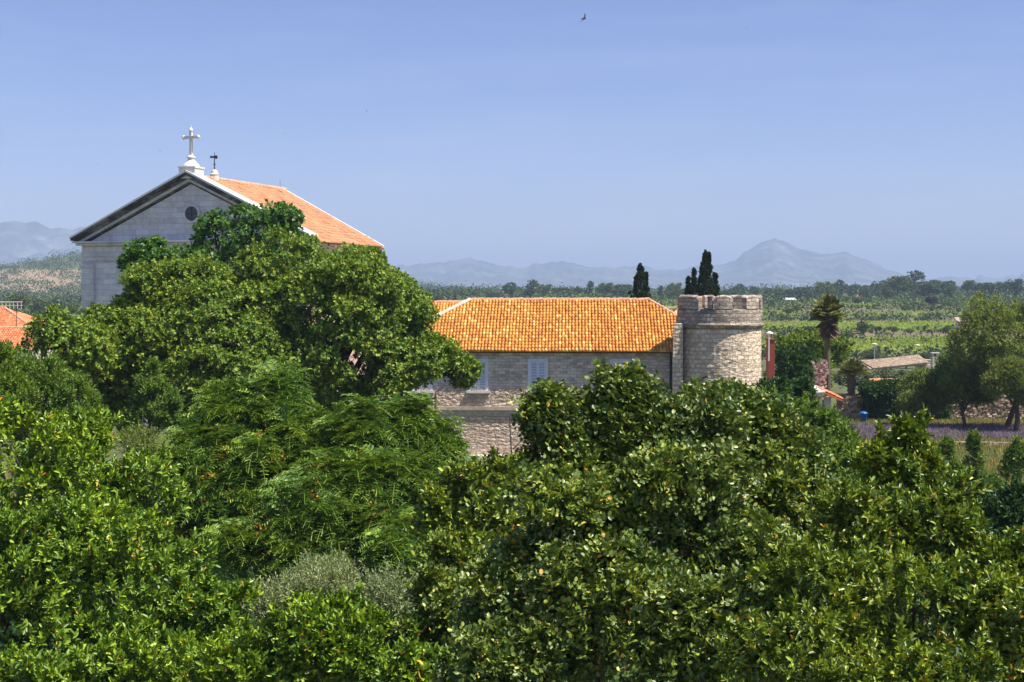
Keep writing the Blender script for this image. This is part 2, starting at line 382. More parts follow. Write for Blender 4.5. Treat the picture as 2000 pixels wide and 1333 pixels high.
sky_line = np.array([(-900, 470), (-400, 455), (-120, 440), (0, 431), (40, 431), (80, 437), (100, 444), (130, 447), (160, 444), (220, 440), (300, 455), (380, 450), (450, 470), (560, 482), (660, 500), (745, 516), (800, 518), (830, 514), (880, 508), (905, 504), (930, 508), (960, 515), (990, 516), (1010, 522), (1040, 516), (1075, 511), (1110, 509), (1150, 520), (1200, 520), (1240, 518), (1280, 526), (1330, 527), (1350, 521), (1400, 516), (1425, 510), (1450, 496), (1472, 483), (1492, 472), (1507, 464), (1522, 468), (1538, 474), (1560, 483), (1590, 492), (1610, 494), (1650, 490), (1670, 500), (1700, 511), (1730, 522), (1750, 531), (1800, 546), (1850, 539), (1900, 543), (1950, 541), (2000, 534), (2200, 525), (2600, 520), (3000, 535)], float)
def build_mountains():
    rj = np.random.default_rng(3)
    D0, DR = 4300, 6900
    px = np.arange(-900, 3000, 5.0); nx = len(px); ts = np.concatenate([np.linspace(0, 1, 60), np.linspace(1.03, 1.5, 8)])
    ang = (px-1000)/F
    ridge = np.interp(px, sky_line[:, 0], sky_line[:, 1])
    rj = np.random.default_rng(3); ridge = ridge+np.sin(px/7.)*.7+np.sin(px/17.)*1.0+np.convolve(rj.normal(size=len(px)), [.3, .5, .3], 'same')*2.2
    base_h = CAMZ+(572-ridge)/F*DR
    V = np.zeros((len(ts), nx, 3)); g = np.zeros(nx)
    for i, t in enumerate(ts):
        Y = D0+(DR-D0)*t; X = ang*Y
        prof = t**1.35 if t <= 1 else max(0, 1-(t-1)*1.6)
        gul = np.abs(np.sin(X/88+1.7*np.sin(X/310)+.7*np.sin(Y/420)))*.5+np.abs(np.sin(X/31+1.2*np.sin(Y/230+X/70)))*.3+np.abs(np.sin(X/13+1.5*np.sin(Y/90)))*.2+rj.random(nx)*.12
        amp = math.sin(math.pi*min(t, 1))**.8*.33 if t < 1 else 0
        V[i, :, 0] = X; V[i, :, 1] = Y; V[i, :, 2] = base_h*prof*(1-amp*gul)-3
    i = (np.arange(len(ts)-1)[:, None]*nx+np.arange(nx-1)[None]).ravel()
    m, t, b = newmat('limestone_mountain')
    n = noise(t, .006, 8, None, .7)
    r = ramp(t, [(.36, (.03, .05, .04)), (.52, (.09, .105, .09)), (.68, (.24, .24, .22))], n.outputs[0])
    t.links.new(r.outputs[0], b.inputs['Base Color']); b.inputs['Roughness'].default_value = 1
    o = np_mesh('mountains', V.reshape(-1, 3), np.stack([i, i+1, i+nx+1, i+nx], 1), m, None, False); tag(o, kind='structure')
build_mountains()
mb = MB(); mb.box(-11000, 11000, -400, 12500, -6, 292)
hz, t_, b_ = newmat('haze_air'); t_.nodes.remove(b_)
pv = N(t_, 'ShaderNodeVolumePrincipled'); pv.inputs['Color'].default_value = (.54, .71, .97, 1); pv.inputs['Density'].default_value = 2.05e-4
pv.inputs['Anisotropy'].default_value = 0.0
t_.links.new(pv.outputs[0], t_.nodes['Material Output'].inputs['Volume'])
hazeo = mb.build('haze', hz); tag(hazeo, kind='stuff')

# ------------------------------------------------------------------ shared materials
STONE = m_stone('coursed_limestone', [(.2, (.44, .36, .29)), (.5, (.72, .62, .5)), (.8, (.84, .76, .64))], .38, .17, (.36, .31, .25), .014, .03, .7, .04, None, (.13, .11, .09), .35)
RUBBLE = m_stone('rubble_limestone', [(.15, (.4, .28, .2)), (.5, (.66, .5, .375)), (.85, (.82, .67, .53))], .42, .2, (.42, .33, .26), .03, .09, 1.0, .14, None, (.45, .22, .12), .18, 1)
ASHLAR = m_stone('ashlar_tower', [(.2, (.48, .36, .24)), (.5, (.72, .57, .41)), (.8, (.88, .73, .54))], .34, .23, (.5, .4, .3), .02, .05, 1.0, .1, 2.24, None, None, .4)
ASHB = m_stone('ashlar_tower_flat', [(.2, (.48, .36, .24)), (.5, (.72, .57, .41)), (.8, (.88, .73, .54))], .34, .23, (.5, .4, .3), .02, .05, 1.0, .1, None, None, None, .4)
PARAP = m_stone('weathered_parapet', [(.2, (.26, .205, .155)), (.5, (.45, .37, .285)), (.8, (.66, .55, .43))], .34, .2, (.28, .23, .18), .018, .05, 1.0, .09, 2.33, (.12, .11, .1), .7)
WHITEST = m_stone('white_church_stone', [(.2, (.58, .56, .545)), (.5, (.7, .68, .66)), (.8, (.8, .78, .76))], 1.1, .38, (.4, .38, .37), .014, .006, .5, .02, None, (.4, .36, .34), .5)
PALESTONE = m_plain('pale_carved_stone', (.68, .66, .61), .8, .12, 4)
BLACKST = m_stone('blackened_stone_and_shade', [(.2, (.05, .045, .045)), (.5, (.1, .092, .088)), (.8, (.3, .28, .26))], .9, .5, (.06, .06, .06), .01, .02, .4, .02, None, (.02, .02, .02), .6)  # black crust of the cornice; also colours the painted shade strip below it
PINK = m_plain('pink_plaster', (.62, .40, .34), .9, .12, 1.5)
TILE_O = m_tile('orange_barrel_tiles', [(.0, (.64, .21, .022)), (.45, (.76, .32, .038)), (.9, (.84, .4, .055)), (.91, (.9, .55, .12)), (1, (.92, .62, .18))], .6, .38)
TILE_C = m_tile('faded_church_tiles', [(0, (.5, .23, .11)), (.5, (.58, .295, .15)), (1, (.66, .36, .2))], .8, .2)
TILE_R = m_tile('red_orange_tiles', [(0, (.6, .17, .06)), (.5, (.72, .24, .09)), (1, (.78, .34, .16))], .75, .3)
TILE_OLD = m_tile('old_mossy_tiles', [(0, (.36, .26, .18)), (.5, (.48, .37, .26)), (1, (.56, .47, .35))], .9, .4)
RIDGE = m_plain('mortared_ridge_tile', (.62, .34, .2), .85, .3, 6)
HIPM = m_plain('pale_mortar', (.6, .5, .4), .9, .2, 6)
IRON = m_plain('dark_iron', (.03, .03, .035), .6, .2, 5)
GLASSD = m_plain('dark_glass_and_backing', (.02, .025, .04), .15, .1, 2)
SHUT = m_plain('white_painted_wood', (.74, .8, .88), .55, .05, 8)
WFRAME = m_plain('white_stone_frame', (.74, .75, .77), .8, .08, 4)
PLASTERY = m_plain('yellow_plaster', (.72, .66, .42), .9, .1, 2)
CONC = m_plain('pale_concrete', (.62, .6, .55), .9, .12, 2)
REDP = m_plain('red_oxide_paint', (.26, .05, .033), .7, .12, 2)
BLUEP = m_plain('blue_plastic', (.015, .13, .42), .35, .08, 2)
GREYM = m_plain('galvanised_metal', (.55, .56, .57), .4, .1, 3, .4)
WOODP = m_plain('weathered_post_wood', (.16, .12, .1), .9, .25, 8)
BARK = m_bark('grey_brown_bark', (.13, .1, .075)); BARKD = m_bark('dark_bark', (.1, .075, .055)); BARKP = m_bark('palm_bark', (.16, .12, .085))

def tile_roof(name, corners, mat, parent, tw=.2, tl=.36, h=.05, kind='barrel', lift=.02, seed=1):
    """tiles laid in courses over the plane quad corners (eave-left, eave-right, ridge-right, ridge-left)"""
    a, b, c, d = [np.array(p, float) for p in corners]
    up0 = ((d+c)/2-(a+b)/2); ex = (b-a)/np.linalg.norm(b-a); n = np.cross(ex, up0); n /= np.linalg.norm(n); ey = np.cross(n, ex)
    H = np.dot(up0, ey); W = np.linalg.norm(b-a); xd = np.dot(d-a, ex); xc = np.dot(c-a, ex)
    rr = np.random.default_rng(seed); V = []; Q = []; o = 0
    rows = int(H/tl)+1; tl = H/rows
    if kind == 'barrel': prof = [(-.5, 0), (-.36, .62), (-.13, .98), (.13, .98), (.36, .62), (.5, 0)]
    else: prof = [(-.5, .25), (-.42, .55), (-.3, .55), (-.2, .25), (.42, .25), (.5, .3)]
    np_ = len(prof)
    for r in range(rows):
        f0 = r/rows; f1 = (r+.5)/rows; x0 = xd*f1; x1 = W+(xc-W)*f1
        k0 = math.ceil((x0)/tw); k1 = math.floor(x1/tw)
        for k in range(k0, k1):
            x = (k+.5)*tw+rr.normal()*.008; j = rr.normal()*.01+.02
            y0 = r*tl-.05+rr.normal()*.008; y1 = (r+1)*tl+.03
            for yy, zz, sc_ in ((y0, h*.55+j, 1.0), (y1, j*.3, .88)):
                for px_, pz in prof: V.append(a+ex*(x+px_*tw*.98*sc_)+ey*yy+n*(lift+zz+pz*h+.022*math.sin(x*1.1+seed)+.015*math.sin(x*.43+yy*1.7)))
            # front lip of the tile
            for px_, pz in prof: V.append(a+ex*(x+px_*tw*.98)+ey*(y0)+n*(lift-.01+(pz*h*.2)))
            for i in range(np_-1): Q.append((o+i, o+i+1, o+np_+i+1, o+np_+i)); Q.append((o+2*np_+i, o+2*np_+i+1, o+i+1, o+i))
            o += 3*np_
    ob = np_mesh(name, np.array(V), np.array(Q), mat, parent)
    return ob
def slab(mb, corners, th):
    a, b, c, d = [Vector(p) for p in corners]; n = (b-a).cross(d-a).normalized()*th
    mb.add([a, b, c, d, a-n, b-n, c-n, d-n], [(0, 1, 2, 3), (7, 6, 5, 4), (0, 4, 5, 1), (1, 5, 6, 2), (2, 6, 7, 3), (3, 7, 4, 0)])

# ------------------------------------------------------------------ church
ch = empty('church', (-22.05, 98, 0), -R(18), 'white stone church with a triangular pediment, round window and faded orange tiled roof', 'church')
EZ, AZ = 13.1, 17.5; HW = 9.25; sl = (AZ-EZ)/HW
mb = MB(); mb.prism([(-8.7, 0), (8.7, 0), (8.7, 12.7), (-8.7, 12.7)], 0, .6); mb.prism([(-8.1, 0), (8.1, 0), (8.1, 12.7), (-8.1, 12.7)], .6, 13.4)
body = mb.build('wall', [WHITEST, PINK], ch)
for p in body.data.polygons:
    if abs(p.normal.x) > .9 and p.center.x > 0: p.material_index = 1
mb = MB(); mb.prism([(-8.5, 12.72), (8.5, 12.72), (0, 16.75)], .02, .5); mb.build('pediment_wall', WHITEST, ch)
def rakeband(mb, o0, o1, xe, y0, zc=12.905):
    zl = lambda x, o: EZ+o+(AZ-EZ)*(1-abs(x)/HW)
    for s in (-1, 1):
        xc = HW*(1-(zc-EZ-o1)/(AZ-EZ)); poly = [(s*xe, zl(xe, o0))]
        if zl(xe, o1) < zc: poly += [(s*xe, zc), (s*xc, zc)]
        else: poly += [(s*xe, zl(xe, o1))]
        poly += [(0, AZ+o1), (0, AZ+o0)]
        mb.prism(poly if s < 0 else poly[::-1], y0, .3)
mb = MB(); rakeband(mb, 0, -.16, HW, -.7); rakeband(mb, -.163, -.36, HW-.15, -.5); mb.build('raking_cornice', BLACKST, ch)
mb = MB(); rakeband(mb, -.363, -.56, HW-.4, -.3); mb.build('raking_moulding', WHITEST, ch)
mb = MB(); rakeband(mb, -.563, -.66, HW-.6, -.12); mb.build('raking_painted_shade', BLACKST, ch)  # dark strip painted in for the shadow under the moulding
mb = MB()
for s in (-1, 1):
    poly = [(s*(HW+.05), EZ-.02), (s*(HW+.05), EZ+.1), (0, AZ+.16), (0, AZ+.02)]
    mb.prism(poly if s < 0 else poly[::-1], -.76, .62)
mb.build('coping', PALESTONE, ch)
mb = MB(); mb.box(-9.2, 9.2, -.62, .1, 12.78, 12.9); mb.box(-9.0, 9.0, -.42, .1, 12.6, 12.76); mb.build('cornice', WHITEST, ch)
mb = MB(); mb.box(-8.85, 8.85, -.16, .1, 11.86, 11.96); mb.box(-8.8, 8.8, -.1, .1, 11.5, 11.56); mb.box(-8.76, 8.76, -.06, .1, 11.58, 12.58); mb.build('entablature', WHITEST, ch)
for x0 in (-8.72, -4.2, 3.3, 7.75):
    mb = MB(); mb.box(x0, x0+.97, -.2, .06, .4, 10.9); p = mb.build('pilaster', WHITEST, ch)
    mb = MB(); mb.box(x0-.08, x0+1.05, -.3, .06, 11.1, 11.26); mb.box(x0-.04, x0+1.01, -.25, .06, 10.9, 11.1); mb.build('capital', WHITEST, p)
    mb = MB(); mb.box(x0-.1, x0+1.07, -.3, .06, 0, .4); mb.build('plinth', WHITEST, p)
def ring(mb, cx, cz, r0, r1, y0, y1, seg=40):
    for k in range(seg):
        a0 = 2*math.pi*k/seg; a1 = 2*math.pi*(k+1)/seg
        pts = [(cx+r*math.cos(a), cz+r*math.sin(a)) for r, a in ((r0, a0), (r1, a0), (r1, a1), (r0, a1))]
        mb.prism(pts, y0, y1)
mb = MB(); ring(mb, .05, 14.72, .5, .68, -.09, .05); ow = mb.build('round_window', WHITEST, ch)
mb = MB(); mb.prism([(.05+.5*math.cos(a*math.pi/16), 14.72+.5*math.sin(a*math.pi/16)) for a in range(32)], -.015, .05); mb.build('pane_and_backing', GLASSD, ow)
mb = MB(); mb.box(.03, .07, -.04, -.016, 14.24, 15.2); mb.box(-.42, .52, -.04, -.016, 14.7, 14.74); mb.build('glazing_bar', IRON, ow)
mb = MB(); mb.box(-1.2, 1.2, -.12, .04, .3, 4.4); dr = mb.build('door', m_plain('brown_door_wood', (.1, .05, .03), .6, .2, 5), ch)
# nave roof (gable, slightly narrower than the front)
NW, NE, NR, L = 8.4, 12.78, 17.32, 13.5
rf = empty('roof_holder')
bpy.data.objects.remove(rf)
mb = MB(); slab(mb, [(NW, .63, NE), (NW, L, NE), (0, L, NR), (0, .63, NR)], .16); slab(mb, [(-NW, L, NE), (-NW, .63, NE), (0, .63, NR), (0, L, NR)], .16)
roof = mb.build('roof', TILE_C, ch)
tile_roof('roof_tiles', [(NW+.05, .63, NE), (NW+.05, L, NE), (0, L, NR), (0, .63, NR)], TILE_C, roof, .25, .5, .085, 'flat')
tile_roof('roof_tiles', [(-NW-.05, L, NE), (-NW-.05, .63, NE), (0, .63, NR), (0, L, NR)], TILE_C, roof, .25, .5, .085, 'flat')
mb = MB()
for k in range(38): mb.tube([(0, .7+k*.355, NR+.03), (0, .7+k*.355+.37, NR+.055)], [.12, .135], 8)
mb.build('ridge_tiles', m_plain('stained_ridge', (.5, .33, .2), .9, .4, 5), roof)
mb = MB()
for s in (-1, 1): mb.prism([(s*(NW+.1), NE+.0), (s*(NW+.1), NE+.09), (0, NR+.12), (0, NR+.02)][::(1 if s < 0 else -1)], L-.02, L+.22)
mb.build('verge', PALESTONE, roof)
for s in (1, -1):
    mb = MB(); mb.prism([(s*8.1, 12.0), (s*8.26, 12.05), (s*8.26, 12.36), (s*8.4, 12.42), (s*8.4, 12.58), (s*8.1, 12.58)][::s], .62, L); mb.build('eave_moulding', PALESTONE, ch)
mb = MB(); mb.box(8.41, 8.55, .7, L+.1, 12.56, 12.68); mb.build('gutter', m_plain('brown_gutter', (.2, .08, .05), .6, .2, 3), ch)
# cross on its pedestal
mb = MB(); mb.box(-.62, .62, -.55, .65, 17.1, 17.86); mb.box(-.68, .68, -.6, .7, 17.82, 17.92)
mb.lathe([(.62, 17.92), (.58, 18.02), (.42, 18.2), (.27, 18.36), (.22, 18.44), (.2, 18.5), (.3, 18.55), (.3, 18.61), (.2, 18.67), (.13, 18.73)], 16, 0, .05)
ped = mb.build('cross_pedestal', PALESTONE, ch)
mb = MB(); mb.box(-.1, .1, -.05, .15, 18.68, 20.4, .015); mb.box(-.52, .52, -.045, .145, 19.87, 20.05)
for x in (-.56, .56): mb.lathe([(.02, 19.8), (.1, 19.86), (.13, 19.96), (.1, 20.06), (.02, 20.12)], 10, x, .05)
mb.lathe([(.09, 20.3), (.15, 20.42), (.1, 20.54), (.03, 20.64), (.01, 20.95)], 10, 0, .05)
mb.build('cross', PALESTONE, ped, bevel=.02)
# weather vane pedestal on the ridge
mb = MB(); mb.lathe([(.3, NR-.1), (.3, NR+.32), (.34, NR+.34), (.24, NR+.42), (.2, NR+.6), (.08, NR+.68)], 14, 0, 3.2); vp = mb.build('vane_pedestal', PALESTONE, ch)
mb = MB(); mb.tube([(0, 3.2, NR+.62), (0, 3.2, NR+1.9)], [.05, .02], 8); mb.lathe([(.04, NR+1.0), (.1, NR+1.06), (.04, NR+1.14)], 10, 0, 3.2)
mb.prism([(-.38, NR+1.5), (-.28, NR+1.58), (-.38, NR+1.66), (.02, NR+1.64), (.14, NR+1.7), (.24, NR+1.64), (.24, NR+1.46), (.1, NR+1.44), (0, NR+1.52)][::-1], 3.17, 3.23); mb.build('weather_vane', IRON, vp)
mb = MB(); mb.tube([(0, L-.3, NR), (0, L-.3, NR+.75)], [.02, .01], 6); mb.build('lightning_rod', IRON, ch)

# ------------------------------------------------------------------ monastery wing
mo = empty('monastery_wing', (P(1060, 688, 79.1).x, 79.1, 0), -R(2.5), 'long stone monastery wing under a bright orange barrel tiled roof, with white shuttered windows', 'building')
S_ = 79.1/F
def lx(px): return (px-1060)*S_
XL, XR, EV, RZ, RY, OV = lx(722), lx(1436), 6.03, 8.82, 4.55, .37
mb = MB(); mb.box(XL+.4, XR-.4, .0, 9.1, 3.96, EV-.02); mb.build('wall', STONE, mo)
mb = MB(); mb.box(XL+.4, XR-.4, -.05, 9.15, -.3, 2.4); mb.box(XL+.4, XR-.4, -.05, 9.15, 2.95, 3.955); mb.build('lower_wall', RUBBLE, mo)
mb = MB(); mb.box(XL+.4, XR-.4, -.02, 9.0, 2.41, 2.75); mb.box(XL+.3, XR-.3, -.19, 9.2, 2.755, 2.94); mb.build('string_course', m_plain('worn_string_course', (.5, .42, .33), .9, .25, 4), mo)
mb = MB(); mb.box(XL+.2, XR-.2, -.5, 9.4, -.3, .25); mb.build('plinth', CONC, mo)
hip = RY+OV
A, B = (XL, -OV, EV), (XR, -OV, EV); Cc, Dd = (XR-hip*.93, RY, RZ), (XL+hip*1.06, RY, RZ)
A2, B2 = (XL, RY*2+OV, EV), (XR, RY*2+OV, EV)
mb = MB(); mb.add([A, B, Cc, Dd, B2, A2], [(0, 1, 2, 3), (1, 4, 2), (4, 5, 3, 2), (5, 0, 3), (0, 5, 4, 1)])
mroof = mb.build('roof', TILE_O, mo)
tile_roof('roof_tiles', [A, B, Cc, Dd], TILE_O, mroof, .187, .335, .075)
tile_roof('roof_tiles', [B, B2, (Cc[0], RY+.01, RZ), (Cc[0], RY-.01, RZ)], TILE_O, mroof, .187, .335, .055)
tile_roof('roof_tiles', [A2, A, (Dd[0], RY-.01, RZ), (Dd[0], RY+.01, RZ)], TILE_O, mroof, .187, .335, .055)
mb = MB(); rr_ = random.Random(3)
def ridge_line(mb, p, q, r=.11, step=.38):
    p, q = Vector(p), Vector(q); n = max(1, int((q-p).length/step)); d = (q-p)/n
    for k in range(n):
        z = Vector((0, 0, .05+rr_.uniform(-.012, .012))); mb.tube([p+d*k+z, p+d*(k+1.08)+z+Vector((0, 0, .02))], [r, r*1.15], 8)
ridge_line(mb, Dd, Cc); mb.build('ridge_tiles', RIDGE, mroof)
mb = MB(); ridge_line(mb, A, Dd, .12); mb.build('hip_tiles', HIPM, mroof)
mb = MB(); ridge_line(mb, B, Cc, .1); mb.build('hip_tiles', RIDGE, mroof)
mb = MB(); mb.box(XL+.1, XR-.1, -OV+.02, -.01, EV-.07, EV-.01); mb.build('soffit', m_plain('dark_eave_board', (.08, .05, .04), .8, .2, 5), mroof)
def window(pxc, w=1.12, z0=3.83, z1=5.62, sill=.1):
    x = lx(pxc); mb = MB(); y = -.03
    mb.box(x-w/2-.0, x-w/2+.13, y-.03, .02, z0, z1); mb.box(x+w/2-.13, x+w/2, y-.03, .02, z0, z1); mb.box(x-w/2+.13, x+w/2-.13, y-.03, .02, z1-.13, z1)
    wd = mb.build('window', WFRAME, mo)
    mb = MB(); mb.add([(x-w/2+.1, -.008, z0), (x+w/2-.1, -.008, z0), (x+w/2-.1, -.008, z1-.1), (x-w/2+.1, -.008, z1-.1)], [(0, 1, 2, 3)]); mb.build('pane_and_backing', GLASSD, wd)  # dark sheet added behind the louvres so the gaps read as shade
    mb = MB(); mb.box(x-w/2-sill, x+w/2+sill, -.2, .02, z0-.13, z0-.003); mb.build('sill', PALESTONE, wd)
    for s in (0, 1):
        xa = x-w/2+.135+s*(w/2-.13); xb = xa+w/2-.14
        mb = MB(); f = .06
        mb.box(xa, xa+f, -.035, -.005, z0+.01, z1-.135); mb.box(xb-f, xb, -.035, -.005, z0+.01, z1-.135)
        mb.box(xa+f, xb-f, -.035, -.005, z0+.01, z0+.1); mb.box(xa+f, xb-f, -.035, -.005, z1-.22, z1-.135)
        n = 17; zz0 = z0+.1; zz1 = z1-.22; st = (zz1-zz0)/n
        for k in range(n): z = zz0+k*st; mb.add([(xa+f, -.034, z), (xb-f, -.034, z), (xb-f, -.02, z+st*.72), (xa+f, -.02, z+st*.72)], [(0, 1, 2, 3)])
        mb.build('shutter', SHUT, wd)
window(934); window(1050.5); window(1212); window(824, z0=3.83)
mb = MB(); mb.tube([(lx(1309), -.1, 0), (lx(1309), -.1, 5.95)], .06, 8); mb.build('dark_gap_line', IRON, mo)  # dark tube added to draw the shaded gap beside the tower buttress
# neighbouring wings behind
def wing(name, label, loc, rz, W, D, ez, rz_, hipk, wallm, tiles):
    w_ = empty(name, loc, rz, label, 'building')
    mb = MB(); mb.box(.3, W-.3, .3, D-.3, -.3, ez); mb.build('wall', wallm, w_)
    a, b, c, d = (0, 0, ez), (W, 0, ez), (W, D, ez), (0, D, ez)
    r0, r1 = (D/2*hipk, D/2, rz_), (W-D/2*hipk, D/2, rz_)
    mb = MB(); mb.add([a, b, c, d, r0, r1], [(0, 1, 5, 4), (1, 2, 5), (2, 3, 4, 5), (3, 0, 4), (0, 3, 2, 1)]); r_ = mb.build('roof', tiles, w_)
    tile_roof('roof_tiles', [a, b, r1, r0], tiles, r_, .19, .34, .05)
    tile_roof('roof_tiles', [b, c, (r1[0], D/2+.01, rz_), (r1[0], D/2-.01, rz_)], tiles, r_, .19, .34, .05)
    tile_roof('roof_tiles', [d, a, (r0[0], D/2-.01, rz_), (r0[0], D/2+.01, rz_)], tiles, r_, .19, .34, .05)
    mb = MB(); ridge_line(mb, r0, r1); ridge_line(mb, a, r0); ridge_line(mb, b, r1); mb.build('ridge_tiles', RIDGE, r_)
    return w_
p = P(690, 650, 84.5); wing('side_wing', 'lower orange tiled wing seen left of the long monastery roof, behind the big tree', (p.x, 88.6, 0), 0, 11, 8, 6.6, 8.62, .9, STONE, TILE_O)
wing('rear_wing', 'pale walled orange roofed wing standing directly behind the round tower', (9.2, 88.4, 0), 0, 6.3, 8.0, 7.0, 8.9, .6, m_plain('beige_render', (.6, .52, .42), .9, .1, 2), TILE_O)

# ------------------------------------------------------------------ round tower
TX, TY = P(1405, 700, 77).x, 77.0
tw = empty('round_tower', (TX, TY, 0), math.atan2(-TX, TY)*1.0, 'round battlemented stone tower at the right end of the long monastery wing', 'tower')
mb = MB()
def rough_cyl(r, z0, z1, seg=96, nz=40, amp=.012):
    rr = np.random.default_rng(5); V = []; Q = []
    for i in range(nz+1):
        for k in range(seg):
            a = 2*math.pi*k/seg; q = r+rr.normal()*amp+(.02*(1-i/nz)); V.append((q*math.cos(a), q*math.sin(a), z0+(z1-z0)*i/nz))
    for i in range(nz):
        for k in range(seg): Q.append((i*seg+k, i*seg+(k+1) % seg, (i+1)*seg+(k+1) % seg, (i+1)*seg+k))
    return V, Q
v, q = rough_cyl(2.22, -.3, 7.52); mb.add(v, q); mb.build('wall', ASHLAR, tw)
mb = MB(); mb.lathe([(2.2, 7.3), (2.26, 7.44), (2.37, 7.52), (2.39, 7.6), (2.35, 7.66), (2.27, 7.67)], 96); mb.build('string_course', PARAP, tw, True)
TH = .38; Ro = 2.28
def arc(mb, a0, a1, z0, z1, ro=Ro, ri=Ro-TH, round_=.0, amp=.012):
    rr = random.Random(int(a0*10)); n = max(2, int((a1-a0)/4)); V = []; cols = []
    for k in range(n+1):
        a = R(a0+(a1-a0)*k/n); e = min(k, n-k)/n; top = z1-(round_ if k in (0, n) else (round_*.25 if k in (1, n-1) else 0))+rr.uniform(-amp, amp)*1.5
        zs = [z0, (z0+top)/2, top-.08]
        c_ = [(ro+rr.uniform(-amp, amp), z) for z in zs]+[(ro-.08, top), (ri+.08, top), (ri, top-.08), (ri, z0)]
        cols.append([(r*math.sin(a), -r*math.cos(a), z) for r, z in c_])
    m = len(cols[0]); vs_ = [p for c in cols for p in c]; fs = []
    for k in range(n):
        for i in range(m-1): fs.append((k*m+i, (k+1)*m+i, (k+1)*m+i+1, k*m+i+1))
    fs += [tuple(range(m-1, -1, -1)), tuple(n*m+i for i in range(m))]
    mb.add(vs_, fs)
mb = MB(); arc(mb, -180, 180, 7.66, 8.44); pw = mb.build('parapet', PARAP, tw)
for a0, a1 in ((-79, -29), (-16, -9.6), (-7.6, 17.5), (38, 66), (71, 100), (118, 168), (190, 205), (222, 262)):
    mb = MB(); arc(mb, a0, a1, 8.442, 9.17, round_=.14 if a1-a0 > 15 else 0); mb.build('merlon', PARAP, pw)
mb = MB(); mb.lathe([(.01, 7.7), (1.98, 7.72)], 48); mb.build('platform', CONC, tw)
# buttress, attached left
mb = MB(); mb.box(-2.46, -1.93, -1.75, 2.0, -.3, 7.66); mb.build('buttress', ASHB, tw, bevel=.03)
mb = MB(); mb.box(2.05, 2.3, -.75, -.35, 4.15, 4.75); mb.build('window', m_plain('grey_shutter', (.3, .31, .33), .7, .1, 2), tw)
# red chimney and vent beside the tower
c0 = P(1504.5, 720, 83.5)
rc_ = empty('red_chimney', (c0.x, c0.y, 0), 0, 'tall red painted chimney stack with a white vent pipe, right of the round tower', 'chimney')
mb = MB(); mb.box(-.2, .2, -.3, .3, 0, 6.5); mb.box(-.24, .24, -.34, .34, 6.5, 6.6); mb.build('stack', REDP, rc_, bevel=.01)
mb = MB(); mb.tube([(-.08, -.1, 6.6), (-.08, -.1, 6.9)], .07, 10); mb.lathe([(.22, 6.9), (.2, 6.95), (.04, 7.05)], 14, -.08, -.1); mb.build('vent_cap', PALESTONE, rc_)
mb = MB(); mb.tube([(-.17, -.38, 5.3), (-.17, -.38, 6.7)], .04, 8); mb.build('pipe', PALESTONE, rc_)

# ------------------------------------------------------------------ houses at far left
def simple_house(name, label, loc, rz, W, D, ez, rz_, wallm, tiles, over=.3, cat_='house'):
    h = empty(name, loc, rz, label, cat_)
    mb = MB(); mb.box(0, W, 0, D, -.3, ez); mb.prism([(0, ez), (W, ez), (W, ez+.01)], 0, D) if False else None; mb.build('wall', wallm, h)
    a, b, c, d = (-over, -over, ez-.05), (W+over, -over, ez-.05), (W+over, D/2, rz_), (-over, D/2, rz_)
    a2, b2 = (W+over, D+over, ez-.05), (-over, D+over, ez-.05)
    mb = MB(); slab(mb, [a, b, c, d], .12); slab(mb, [a2, b2, d, c], .12)
    mb.add([(0, .0, ez), (0, D, ez), (0, D/2, rz_-.15)], [(0, 1, 2)]); mb.add([(W, .0, ez), (W, D, ez), (W, D/2, rz_-.15)], [(0, 2, 1)])
    r_ = mb.build('roof', tiles, h); tile_roof('roof_tiles', [a, b, c, d], tiles, r_, .2, .36, .05); tile_roof('roof_tiles', [a2, b2, d, c], tiles, r_, .2, .36, .05)
    mb = MB(); ridge_line(mb, d, c); mb.build('ridge_tiles', RIDGE, r_)
    return h
GREYST = STONE
p = P(62, 640, 118); h1 = wing('tiled_house', 'house with a low hipped red roof and white railing, behind the nearer left edge roof', (p.x-12, 118, 0), 0, 12, 7.5, 6.4, 7.95, .95, GREYST, TILE_R)
rl = MB()
for k in range(7): rl.tube([(7.9+k*.33, 3.7, 7.9), (7.9+k*.33, 3.7, 8.5)], .025, 6)
rl.tube([(7.8, 3.7, 8.5), (10, 3.7, 8.5)], .035, 6); rl.tube([(7.8, 3.7, 8.2), (10, 3.7, 8.2)], .02, 6); rl.build('railing', PALESTONE, h1)
p = P(40, 668, 106); h2 = simple_house('stone_house', 'nearer house with a weathered red tile roof and dark gable wall at the left edge', (p.x-9, 106, 0), 0, 8.8, 6.5, 5.0, 6.55, GREYST, TILE_R)
mb = MB(); mb.tube([(7.6, 3.2, 6.4), (7.6, 3.2, 8.1)], .025, 6); mb.tube([(7.3, 3.2, 7.9), (7.9, 3.2, 7.9)], .015, 5); mb.build('antenna', IRON, h2)

